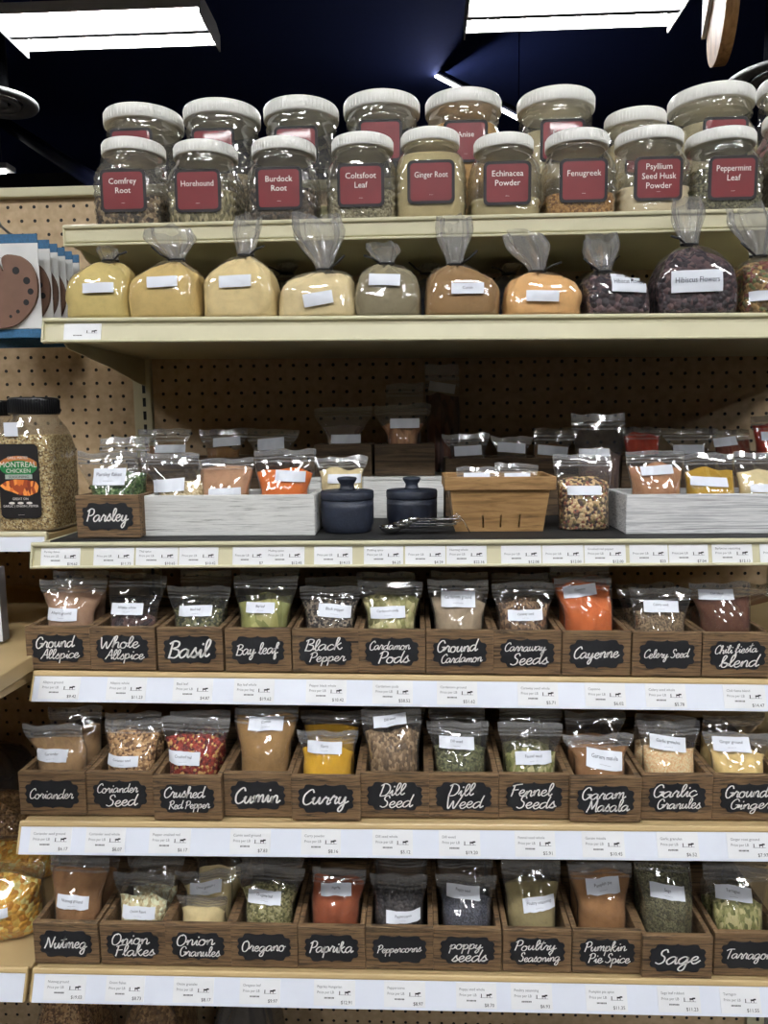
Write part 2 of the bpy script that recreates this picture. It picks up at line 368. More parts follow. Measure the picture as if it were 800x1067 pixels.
# ------------------------------------------------------------------ zip bags
def zip_bag(label, group, base, w, h, fill, spice, wb=None, T=.020, sticker=None, text=None, lean=0.0, seed=0, rz=0.0, flat_from=.05, seal=True, name='zip_bag', wrinkle=1.0, skew=0.0):
    """base: world point under the bag; sticker=(x,z,w,h,tilt) local"""
    t=thing(name,label,'bag of spice',base,rz,group)
    if lean==0 and name=='zip_bag': lean=random.Random(seed*3+1).uniform(.07,.20)
    wb=wb or min(w*.86,.066)
    rd=random.Random(seed); ph=rd.uniform(0,9); sk=rd.uniform(-.03,.03)
    def half(v): return (wb+(w-wb)*sstep(flat_from/h,min(.97,flat_from/h+.42),v))/2
    def thick(v):
        top=sstep(fill*.55,min(.97,fill+.34),v)
        return T*((.72+.28*sstep(0,.2,v))*(1-top)+.07*top)
    def mid(u,v):
        up=sstep(.3,1,v)
        return lean*v*v*h + up*(.0035*math.sin(2.2*u+ph)+.003*nz(u*1.6,v*3,ph))
    def surf(side,u,v,k=1.0,off=0.0):
        a=half(v); th=thick(v)*(max(0.0,1-abs(u)**2.8))**.6*k
        wr=wrinkle*(.0024*nz(u*3.3+ph,v*4.2,side*3+ph)+.0026*(.25-abs(nz(u*2.6+v*2+ph,v*3.6-u+ph,side*5)))+.0009*nz(u*9,v*9+ph,side))*(1-abs(u)**4)*min(1,th/.004)
        x=a*u*(k if k<1 else 1)+.0015*nz(v*3,ph,u*.5)*abs(u)*sstep(0,.6,v)+sk*h*v*v*.6+skew*sstep(flat_from/h*1.05,.95,v)
        z=h*v+.0025*sstep(.8,1,v)*nz(u*2,ph,1.3)*1.5
        return Vector((x, mid(u,v)+side*(th+wr+off), z))
    def shell(nu,nv,v1,fn):
        vs=[];fs=[]
        for s in (-1,1):
            for j in range(nv+1):
                for i in range(nu+1): vs.append(fn(s,-1+2*i/nu,v1*j/nv))
        o=(nu+1)*(nv+1)
        for s in (0,1):
            for j in range(nv):
                for i in range(nu):
                    a=s*o+j*(nu+1)+i; q=(a,a+1,a+nu+2,a+nu+1)
                    fs.append(q if s==0 else q[::-1])
        for i in range(nu): fs.append((i,i+o,i+1+o,i+1))
        for j in range(nv):
            a=j*(nu+1); fs.append((a,a+nu+1,a+nu+1+o,a+o)); b=a+nu; fs.append((b,b+o,b+nu+1+o,b+nu+1))
        return vs,fs
    vs,fs=shell(24,28,1.0,lambda s,u,v:surf(s,u,v))
    f=MB().add(vs,fs,smooth=True).build('film',FILM,t)
    fs_=fill
    def cont(s,u,v):
        vv=v; e=(max(0.0,1-(v/fs_)**7))**.5
        p=surf(s,u*.985,vv,.945)
        m=mid(u*.985,vv)
        p.y=m+(p.y-m)*e
        p.z=max(.0012,p.z+sstep(.55*fs_,fs_,v)*(.006*nz(u*1.5+ph,0,ph)-.004*u*u))
        return p
    vs,fs=shell(16,16,fs_,cont)
    MB().add(vs,fs,smooth=True).build('spice',spice,t)
    if seal:
        mb=MB()
        for (v0,v1) in ((.845,.868),(.89,.913)):
            for s in (-1,1):
                P=[]
                for i in range(15):
                    u=-1+2*i/14
                    P.append((surf(s,u,v0,1,.0006),surf(s,u,v1,1,.0006)))
                vs=[p for q in P for p in q]
                mb.add(vs,[(2*i,2*i+2,2*i+3,2*i+1) for i in range(14)],smooth=True)
        # the film hem above the zip
        for s in (-1,1):
            vs=[surf(s,-1+2*i/14,v,1,.0004) for v in (.93,.999) for i in range(15)]
            mb.add(vs,[(i,i+1,i+16,i+15) for i in range(14)],smooth=True)
        mb.build('zip_seal',SEAL,t)
    if sticker:
        sx,sz,sw,sh,tilt=sticker; ct,st=math.cos(tilt),math.sin(tilt)
        def on(x,z,off):
            X=sx+x*ct-z*st; Z=sz+x*st+z*ct; v=max(.02,min(.97,Z/h))
            for _ in range(3):
                u=max(-.97,min(.97,(X-sk*h*v*v*.6-skew*sstep(flat_from/h*1.05,.95,v))/half(v)))
            p=surf(-1,u,v,1,off); return Vector((X,p.y,Z))
        nx,nz_=10,4
        vs=[on(-sw/2+sw*i/nx,-sh/2+sh*j/nz_,.0016) for j in range(nz_+1) for i in range(nx+1)]
        fs=[(j*(nx+1)+i,j*(nx+1)+i+1,(j+1)*(nx+1)+i+1,(j+1)*(nx+1)+i) for j in range(nz_) for i in range(nx)]
        stk=MB().add(vs,fs,smooth=True).build('label_sticker',STICKER,t)
        if text:
            mb=MB(); put_text(mb,text,sh*.30,0,sh*.04,lambda x,z:on(x,z,.0022),maxw=sw*.78); put_text(mb,'.............',sh*.24,0,-sh*.26,lambda x,z:on(x,z,.0022),maxw=sw*.7)
            mb.build('lettering',INK,stk)
    return t
def bag_px(label, group, xl, xr, ytop, yfill, Y, zbase, spice, stk=None, text=None, T=.020, seed=0, wb=None, lean=0.0, rz=0.0, flat_from=.05, lim=None, **kw):
    """place a zip bag from where its top corners are seen at distance Y"""
    a=at(xl,ytop,Y); b=at(xr,ytop,Y); w=b.x-a.x
    cx=(a.x+b.x)/2; skew=0.0
    if lim:
        wb=wb or .066
        bx=max(lim[0]+wb/2,min(lim[1]-wb/2,cx)) if lim[1]-lim[0]>wb else (lim[0]+lim[1])/2
        skew=cx-bx; cx=bx
    ztop=(a.z+b.z)/2; h=ztop-zbase
    zf=at((xl+xr)/2,yfill,Y).z; fill=max(.2,min(.93,(zf-zbase)/h))
    sticker=None
    if stk:
        x0,y0,x1,y1=stk[:4]; tilt=stk[4] if len(stk)>4 else 0.0
        p=at(x0,y0,Y-T); q=at(x1,y1,Y-T)
        sticker=((p.x+q.x)/2-cx,(p.z+q.z)/2-zbase,abs(q.x-p.x),max(.008,abs(p.z-q.z)),tilt)
    return zip_bag(label,group,(cx,Y,zbase),w,h,fill,spice,wb,T,sticker,text,lean,seed,rz,flat_from,skew=skew,**kw)
# ------------------------------------------------------------------ room
def struct(name, mb, m): 
    o=mb.build(name,m); o['kind']='structure'; return o
RX0,RX1,RY0,RY1,CEIL=-6.5,6.5,-5.0,11.0,4.7
struct('floor',MB().box((0,3,-.05),(13,16,.1)),FLOORM)
struct('ceiling',MB().box((0,3,CEIL+.05),(13,16,.1)),NAVY)
struct('wall_left',MB().box((RX0-.05,3,CEIL/2),(.1,16,CEIL)),NAVYM)
struct('wall_right',MB().box((RX1+.05,3,CEIL/2),(.1,16,CEIL)),NAVYM)
struct('wall_far',MB().box((0,RY1+.05,CEIL/2),(13,.1,CEIL)),NAVYM)
struct('wall_near',MB().box((0,RY0-.05,CEIL/2),(13,.1,CEIL)),WALLP)
for k,y in enumerate((9.4,)):
    mb=MB(); mb.box((0,y,4.62),(12.9,.12,.015)).box((0,y,4.2),(12.9,.12,.015))
    for i in range(26):
        x=-6.2+i*.5; mb.tube([(x-.25,y,4.61),(x,y,4.21),(x+.25,y,4.61)],.012,6)
    o=struct('trim_%d'%(k+1),mb,NAVYM)
# a dark run of duct and a rail low on the far side
p=at(0,192,6.0); q=at(100,188,6.0)
struct('beam_low',MB().box((p.x+.4,6.0,p.z-.02),(3.6,.1,.16)),plain('grey_rail',(40,40,46),.7))
a=at(0,125,7.5); b=at(100,190,5.2)
struct('beam_slanting',MB().tube([a+(a-b)*.6,b+(b-a)*.3],.06,8),NAVYM)

# ------------------------------------------------------------------ lamps
def make_fixture(label,loc,L,Wd,group,wires=True):
    t=thing('fluorescent_fixture',label,'light',loc,0,group)
    h=MB()
    h.box((0,0,.055),(L,.05,.05),.004)
    h.box((0,0,.024),(L,.02,.02),.002)
    h.box((0,-Wd/2+.006,.035),(L,.012,.05),.003).box((0,Wd/2-.006,.035),(L,.012,.05),.003)
    h.build('housing',HOUS,t)
    MB().box((0,0,.0),(L-.01,.030,.028),.003).build('center_bar',DIVID,t)
    for s in (-1,1):
        c=s*Wd/4; n=8; vs=[]
        for i in range(n+1):
            a=-1+2*i/n; y=c+a*Wd/4*.96; z=.075-.045*abs(a)**2
            vs+=[(-L/2,y,z),(L/2,y,z),]
        MB().add(vs,[(2*i,2*i+1,2*i+3,2*i+2) for i in range(n)],smooth=True).build('reflector',HOUS,t)
        for k in (-1,1):
            MB().tube([(-L/2+.03,c+k*Wd*.1,.036),(L/2-.03,c+k*Wd*.1,.036)],.013,8).build('tube',TUBE,t)
        MB().prism([(-Wd/2,-.02),(Wd/2,-.02),(Wd/2,.06),(Wd*.3,.085),(-Wd*.3,.085),(-Wd/2,.06)],-.004,.004,M=Matrix.Translation((s*L/2,0,0))@Matrix.Rotation(PI/2,4,'Z')).build('end_plate',HOUS,t)
    if wires:
        for s in (-1,1):
            MB().tube([(s*L*.38,0,.08),(s*L*.38,0,CEIL-loc[2])],.003,6).build('hanging_wire',WIREM,t)
    return t
ZF=1.97+EYE
nr=atz(207,9,ZF); fr=atz(229,50,ZF); fl=atz(37,64,ZF)
Lf=fr.x-fl.x; Wf=abs(fr.y-nr.y); 
fx=make_fixture('twin trough fluorescent fixture hanging beside the round ceiling diffuser, over the comfrey jar',((fr.x+fl.x)/2,(nr.y+fr.y)/2,ZF),Lf,max(.3,min(.75,Wf)),'hanging fluorescent fixtures')
c2=atz(482,37,ZF); d2=atz(697,31,ZF)
dup(fx,((c2.x+d2.x)/2,(c2.y+d2.y)/2-Wf/2,ZF),'twin trough fluorescent fixture hanging beside the round wooden sign disc')
k=0
for (x,y) in ((-4.4,-.75),(-2.1,-.75),(.15,-.75),(2.4,-.75),(4.7,-.75),(-1.0,-2.9),(1.3,-2.9)):  # unseen fixtures behind the camera, extra ones added for fill and film highlights
    dup(fx,(x,y,ZF),'unseen fluorescent fixture hung over the shopping aisle in front of the shelves')
p=at(437,70,7.5); q=at(540,123,6.0)
t=thing('strip_light','thin bare strip light glowing between the orange powder jar and the ceiling','light',(p+q)/2)
MB().tube([p-(p+q)/2,q-(p+q)/2],.016,8).build('tube',emit('strip_tube',(1,.98,.94,1),14),t)
MB().tube([p-(p+q)/2+Vector((0,0,.04)),q-(p+q)/2+Vector((0,0,.04))],.025,6).build('batten',NAVYM,t)
for s in (p,q): MB().tube([s-(p+q)/2+Vector((0,0,.05)),Vector((s.x-(p.x+q.x)/2,s.y-(p.y+q.y)/2,CEIL-(p.z+q.z)/2-.001))],.004,6).build('hanging_rod',NAVYM,t)
p=at(-8,186,7.0)
t=thing('strip_light','short far strip light low at the frame edge above the pegboard top','light',p)
MB().tube([(-.25,0,0),(.12,0,.05)],.03,8).build('tube',MATS.setdefault('e2',emit('far_tube',(1,.98,.94,1),6)),t)
MB().box((-.06,0,.09),(.5,.16,.05),.01).build('batten',HOUS,t)
for s in (-.25,.1): MB().tube([(s,0,.1),(s,0,CEIL-p.z)],.003,6).build('hanging_wire',WIREM,t)
def diffuser(label,p,R,group):
    t=thing('ceiling_diffuser',label,'air vent',p,0,group)
    MB().lathe([(R*.62,.022),(R*.66,.0),(R*.98,-.004),(R,.003),(R,.014),(R*.7,.028)],40,cap0=False,cap1=False).build('outer_ring',CEILW,t)
    MB().lathe([(R*.34,.012),(R*.36,-.006),(R*.55,-.010),(R*.57,0),(R*.5,.02)],36,cap0=False,cap1=False).build('inner_ring',CEILW,t)
    MB().lathe([(R*.26,-.01),(R*.24,.015),(R*.05,.03)],30,cap0=True,cap1=True).build('center_cone',CEILW,t)
    MB().lathe([(R*.62,.026),(R*.30,.03),(R*.30,CEIL-p[2])],24,cap0=False,cap1=False).build('duct',BLKPL,t)
    return t
p=at(-3,108,4.2); diffuser('round white ceiling diffuser beside the pegboard end, below the fluorescent fixture',p,.21,'round ceiling diffusers')
p=at(812,86,4.0); diffuser('round white ceiling diffuser behind the largest lid near the wooden disc',p,.26,'round ceiling diffusers')
# hanging sign
p=at(753,14,2.6)
t=thing('hanging_sign','round edged wooden sign disc with a white board hanging from the ceiling','sign',p,-1.74)
R_=.15
MB().prism([(R_*.95*math.cos(2*PI*i/40),R_*math.sin(2*PI*i/40)) for i in range(40)],-.02,.02).build('wood_disc',SIGNW,t)
MB().prism([(-.16,.0),(.06,.16),(.06,.34),(-.16,.34)],-.034,-.0205).build('white_board',HOUS,t)
for s in (-1,1): MB().tube([(s*.08,0,.12),(s*.08,0,CEIL-p.z)],.003,6).build('hanging_wire',WIREM,t)

# ------------------------------------------------------------------ gondola
XB=-.5257; XE=XB+1.2192; GX=.08
gd=thing('gondola_frame','cream steel gondola frame with perforated hardboard back panels','shelving',(GX,BACK,0))
gd['kind']='structure'
ZB=.431+EYE
MB().box(((XB+XE)/2-GX,.008,(ZB+.12)/2),(XE-XB-.04,.012,ZB-.12)).build('back_panel',pegmat(-.4861-GX,.0879+EYE),gd)
MB().box((XB-.6096-GX,.008,(ZB+.12)/2),(1.2192-.036,.012,ZB-.12)).build('back_panel',pegmat(-.7934-GX,.1357+EYE,'pegboard_hardboard_side'),gd)
for k,x in enumerate((XB,XE,XB-1.2192)):
    u=MB().box((x-GX,.012,ZB/2),(.036,.03,ZB),.002)
    up=u.build('upright',CREAM,gd)
    s=MB()
    for i in range(68): s.box((x-GX+.0035,-.0035,.2+i*.0254),(.0058,.0012,.0165))
    s.build('slot',BLKPL,up)['kind']='stuff'
MB().box((GX*0-.3,.012,ZB+.008),(2.45,.045,.018),.003).build('top_cap',CREAM,gd)
MB().box((-.3,-.21,.09),(2.43,.46,.06),.004).build('base_deck',SHADEDECK,gd)
MB().box((-.3,-.42,.03),(2.43,.02,.06),.002).build('kick_plate',BLKPL,gd)
TH={1:-.0006,2:.0104,3:-.0011,4:.0090,5:-.0045,6:-.0029,7:0,8:0}
SH={1:(1.124,.2985,.029,0.0),2:(1.0455,.1523,.033,.008),3:(.974,-.156,.033,.008),4:(.957,-.3315,.0355,.015),5:(.898,-.5155,.036,.0143),6:(.903,-.7297,.037,.0145),7:(1.0,-1.34,.034,.004)}
XL=XB+.002
def zs(k,x): return SH[k][1]+EYE-math.tan(TH[k])*(x-XL)
def shelf(k,label,rail,deckm,strip,x0=XL,x1=XE-.002,prm=None,name='gondola_shelf'):
    yf,z,rh,tl=prm or SH[k]; z+=EYE; L=x1-x0; th=TH.get(k,0) if prm is None else 0
    t=thing(name,label,'shelf',(x0,BACK,z),0,None); t.rotation_euler=(0,th,0)
    d0=-(BACK-yf)
    MB().box((L/2,(d0-.006)/2,-.013),(L,-d0-.006,.022),.002).build('deck',deckm,t)
    for xx in (.0,L):
        s=1 if xx==0 else -1
        MB().prism([(-.008,-.024),(d0+.04,-.024),(d0+.06,-.035),(-.16,-.052),(-.05,-.070),(-.008,-.074)],0,.003,M=Matrix.Translation((xx+s*.008,0,0))@Matrix.Rotation(PI/2,4,'Z')@Matrix.Scale(1,4)).build('bracket',rail,t)
    ang=-math.atan2(tl,rh)
    M=Matrix.Translation((L/2,d0,0))@Matrix.Rotation(ang,4,'X')
    hh=math.hypot(tl,rh)
    r=MB()
    r.box((0,.004,-hh/2),(L,.003,hh),.0008,M=M)
    r.box((0,.0005,-.0015),(L,.008,.006 if not strip else .008),.0022,M=M)
    if not strip: r.box((0,.001,-hh+.0015),(L,.007,.004),.0016,M=M)
    for s in (-1,1): r.box((s*(L/2-.0015),.002,-hh/2),(.003,.009,hh),.001,M=M)
    r.build('price_rail',rail,t)
    if strip: MB().box((0,.0002,-hh/2-.0014),(L-.006,.0042,hh-.0018),.0006,M=M).build('cover_strip',STRIP,t)
    return t
# -- back lip seen below shelf two
shelf(1,'narrow cream top shelf holding the white lidded glass jars',CREAM,CREAM,False)
s2=shelf(2,'cream shelf holding the row of tied plastic bags',CREAM,CREAM,False)
shelf(3,'cream rail shelf with black liner holding planters and stone cellars',CREAM,CREAM,False)
shelf(4,'tan lipped shelf with white price strip under the allspice and cayenne crates',TAN,DECKTAN,True)
shelf(5,'tan lipped shelf with white price strip under the coriander and curry crates',TAN,DECKTAN,True)
shelf(6,'tan lipped shelf with white price strip under the nutmeg and sage crates',TAN,DECKTAN,True)
shelf(7,'shadowed dark shelf below the nutmeg crate row',TAN,SHADEDECK,False)
XLL=XB-1.2192+.004; XLR=XB-.004
shelf(8,'cream neighbouring shelf with white strip under the black lidded seasoning jars',CREAM,DECKTAN,True,XLL,XLR,(1.03,-.150,.026,.004))
shelf(8,'deep bare tan neighbouring shelf beside the Ground Allspice crate',TAN,DECKTAN,False,XLL,XLR,(.80,-.31,.036,.012))
shelf(8,'tan neighbouring shelf with white strip under the yellow corn bags',TAN,DECKTAN,True,XLL,XLR,SH[6])
MB().box(((XB+XE)/2,(.99+BACK)/2-.01,SH[3][1]+EYE+.0002),(1.18,BACK-.99-.02,.0016)).build('shelf_liner',MATBLK)
tag(bpy.data.objects['shelf_liner'],'black mat lining the shelf under the planters and stone cellars','shelf liner')
Z3=SH[3][1]+EYE+.001

# ------------------------------------------------------------------ price tags
TG='price tags on the shelf rails'
def price_tag(k,x0,x1,nm,price,label,per='Price per LB',yoff=0.0,prm=None,hgt=None):
    yf,z,rh,tl=prm or SH[k]; ang=-math.atan2(tl,rh); hh=math.hypot(tl,rh)
    ymid=yf-tl*.5
    a=at(x0,{2:346,3:578}.get(k,700),ymid); b=at(x1,{2:346,3:578}.get(k,700),ymid)
    # keep x only; z follows the rail
    py={2:346,3:579,4:718,5:872,6:1026}[k]
    a=at(x0,py,ymid); b=at(x1,py,ymid); cx=(a.x+b.x)/2; w=b.x-a.x; hT=hgt or hh*.80
    zt=(zs(k,cx) if prm is None else z+EYE)
    up=Vector((0,math.sin(-ang),math.cos(ang)))
    nrm=Vector((0,-math.cos(ang),math.sin(-ang)))
    c=Vector((cx,yf,zt))-up*(hh*.54)+nrm*(.0024 if k>3 else .0012)
    if k<=3: c=c-nrm*.0030
    t=thing('price_tag',label,'price tag',c,0,TG); t.rotation_euler=(ang,TH[k] if prm is None else 0,0)
    MB().box((0,0,0),(w,.0006,hT)).build('card',TAGP,t)
    mb=MB()
    put_text(mb,nm,hT*.15,-w*.42,hT*.20,align='LEFT',mat=1,maxw=w*.80)
    put_text(mb,per,hT*.15,-w*.42,-hT*.02,align='LEFT',mat=1,maxw=w*.42)
    put_text(mb,price,hT*.19,w*.44,-hT*.42,align='RIGHT',mat=0,maxw=w*.32)
    # small code line, underline and grazing animal mark
    for i in range(8): mb.add([(-w*.24+i*w*.03,-.0006,-hT*.22),(-w*.24+i*w*.03+w*.02,-.0006,-hT*.22),(-w*.24+i*w*.03+w*.02,-.0006,-hT*.16),(-w*.24+i*w*.03,-.0006,-hT*.16)],[(0,1,2,3)],1 if i%3==2 else 0)
    def R(x0,z0,x1,z1,m=0): mb.add([(x0*w,-.0006,z0*hT),(x1*w,-.0006,z0*hT),(x1*w,-.0006,z1*hT),(x0*w,-.0006,z1*hT)],[(0,1,2,3)],m)
    R(.10,-.075,.40,-.06,1); R(.115,-.06,.135,.08); R(.25,.0,.34,.065); R(.32,.03,.385,.09); R(.255,-.06,.268,0); R(.325,-.06,.338,0)
    mb.build('lettering',[INKB,GREYINK],t)
    return t
T3=[(42,83,'Parsley flakes','$14.62'),(97,139,'','$11.73'),(141,185,'Thai spice','$10.65'),(186,227,'','$10.42'),(242,276,'','$7'),(276,317,'Mulling spice','$12.45'),(327,367,'','$14.13'),(379,420,'Pickling spice','$6.25'),(422,464,'','$4.29'),(465,507,'Nutmeg whole','$22.16'),(522,564,'','$12.08'),(565,608,'','$12.00'),(609,652,'Crushed red pepper','$12.00'),(656,696,'','$23'),(697,738,'','$7.04'),(742,784,'Barbecue seasoning','$12.13'),(792,834,'','')]
WHERE3=['first on the cream rail beneath the Parsley crate','beneath the pale flake bag in the whitewashed planter','beneath the middle of the whitewashed planter holding orange powder','beneath the pinkish powder bag','half covered tag beneath the orange powder bag','overlapping its neighbour beneath the orange powder bag','beneath the first stone cellar','beneath the second stone cellar','beneath the measuring spoons','beneath the wooden berry basket corner','beneath the berry basket slots','beneath the berry basket far corner','beneath the mixed peppercorn bag','beneath the brown bag in the whitewashed planter','beside the $23 tag under the yellow powder bag','under the pale planter bag at the rail end','cut by the frame edge on the cream rail']
for (x0,x1,n,p),wh in zip(T3,WHERE3): price_tag(3,x0,x1,n,p,'white price tag %s%s'%(('reading '+p+' ') if p else '',wh))
T4=[(42,84,'Allspice ground','$9.42'),(112,153,'Allspice whole','$11.23'),(181,222,'Basil leaf','$4.87'),(244,286,'Bay leaf whole','$19.62'),(319,361,'Pepper black whole','$10.42'),(388,430,'Cardamom pods','$58.52'),(455,497,'Cardamom ground','$51.62'),(539,581,'Caraway seed whole','$5.71'),(609,651,'Cayenne','$6.02'),(672,714,'Celery seed whole','$5.78'),(753,797,'Chili fiesta blend','$14.47')]
T5=[(32,75,'Coriander seed ground','$6.17'),(90,131,'Coriander seed whole','$6.07'),(156,199,'Pepper crushed red','$6.17'),(240,282,'Cumin seed ground','$7.83'),(314,355,'Curry powder','$8.16'),(388,430,'Dill seed whole','$5.12'),(457,500,'Dill weed','$19.20'),(536,578,'Fennel seed whole','$5.91'),(606,650,'Garam masala','$10.45'),(684,727,'Garlic granules','$6.52'),(757,801,'Ginger root ground','$7.97')]
T6=[(47,90,'Nutmeg ground','$19.03'),(111,151,'Onion flakes','$8.73'),(181,223,'Onion granules','$8.17'),(250,292,'Oregano leaf','$9.97'),(327,370,'Paprika Hungarian','$12.91'),(400,443,'Peppercorns','$8.97'),(475,517,'Poppy seed whole','$8.70'),(532,575,'Poultry seasoning','$6.93'),(610,653,'Pumpkin pie spice','$11.35'),(685,729,'Sage leaf rubbed','$11.23'),(750,792,'Tarragon','$11.55')]
for k,T in ((4,T4),(5,T5),(6,T6)):
    for x0,x1,n,p in T:
        price_tag(k,x0,x1,n,p,'pale price tag for %s reading %s on white strip'%(n.lower(),p),per='Price per bag' if n.startswith('Bay') else 'Price per LB',hgt=.030)
price_tag(2,66,105,'','','small cream shelf tag on the rail under the first tied bag',per='')

# ------------------------------------------------------------------ spice crates
CW,CH,CD=.0905,.0605,.19
def make_crate(label,loc,lines,seed,dark=False):
    t=thing('spice_crate',label,'wooden crate',loc,0,'rustic spice crates')
    M_=RUSTICD if dark else RUSTIC
    b=.0012
    MB().box((0,.004,CH/2),(CW,.008,CH),b).build('front_panel',M_,t)
    MB().box((0,CD-.004,CH/2),(CW,.008,CH),b).build('back_panel',M_,t)
    for s in (-1,1): MB().box((s*(CW/2-.0035),CD/2,CH/2),(.007,CD-.0164,CH-.001),b).build('side_panel',M_,t)
    MB().box((0,CD/2,.003),(CW-.0145,CD-.0165,.006)).build('base_panel',M_,t)
    pl=MB().prism(plaque_poly(.0735,.0405),-.0010,-.0001).build('chalk_label',SLATEBLK,t,(0,0,CH*.5))
    return t,pl
crate0=None
def crate(label,loc,lines,seed):
    global crate0
    if crate0 is None:
        crate0,pl=make_crate(label,loc,lines,seed)
        crate0_lines=script_mesh(lines,.0735,.0405,-.0014,seed).build('lettering',CHALK,pl)
        return crate0
    t=crate0.copy(); COL.objects.link(t); t.location=loc; t['label']=label
    for c in [o for o in bpy.data.objects if o.parent is crate0]:
        n=c.copy(); COL.objects.link(n); n.parent=t
        if c.name.startswith('chalk_label'): script_mesh(lines,.0735,.0405,-.0014,seed).build('lettering',CHALK,n)
    return t
ROW={4:[(27,91,'Ground|Allspice'),(92,161,'Whole|Allspice'),(162,232,'Basil'),(233,303,'Bay leaf'),(305,372,'Black|Pepper'),(373,443,'Cardamon|Pods'),(444,514,'Ground|Cardamon'),(514,585,'Carraway|Seeds'),(585,659,'Cayenne'),(659,732,'Celery Seed'),(733,806,'Chili fiesta|blend')],
 5:[(18,88,'Coriander'),(89,159,'Coriander|Seed'),(158,230,'Crushed|Red Pepper'),(232,304,'Cumin'),(304,374,'Curry'),(375,447,'Dill|Seed'),(447,519,'Dill|Weed'),(520,593,'Fennel|Seeds'),(594,669,'Garam|Masala'),(669,743,'Garlic|Granules'),(744,818,'Ground|Ginger')],
 6:[(33,102,'Nutmeg'),(104,171,'Onion|Flakes'),(171,240,'Onion|Granules'),(240,309,'Oregano'),(310,380,'Paprika'),(381,451,'Peppercorns'),(451,523,'poppy|seeds'),(524,596,'Poultry|Seasoning'),(596,670,'Pumpkin|Pie Spice'),(670,744,'Sage'),(744,820,'Tarragon')]}
YF={4:.967,5:.914,6:.912}
FWD={'Crushed|Red Pepper':.010,'Curry':.008,'Garam|Masala':.007,'Sage':.008}
PY={4:653,5:806,6:964}
CR={}
for k in (4,5,6):
    for i,(xl,xr,txt) in enumerate(ROW[k]):
        y=YF[k]-FWD.get(txt,0); a=at(xl,PY[k]+i*.4,y); b=at(xr,PY[k]+i*.4,y); cx=(a.x+b.x)/2
        z=zs(k,cx)
        w=txt.replace('|',' ')
        t=crate('rustic wooden crate with black plaque lettered %s'%w,(cx,y,z+.0008),txt.split('|'),k*100+i)
        CR[txt]=(cx,y,z+.0073)
a=at(76,521,1.008); b=at(147,521,1.008)
crate('rustic wooden crate lettered Parsley beside the whitewashed planter',((a.x+b.x)/2,1.008,Z3+.0008),['Parsley'],77)
CR['Parsley']=((a.x+b.x)/2,1.008,Z3+.0073)

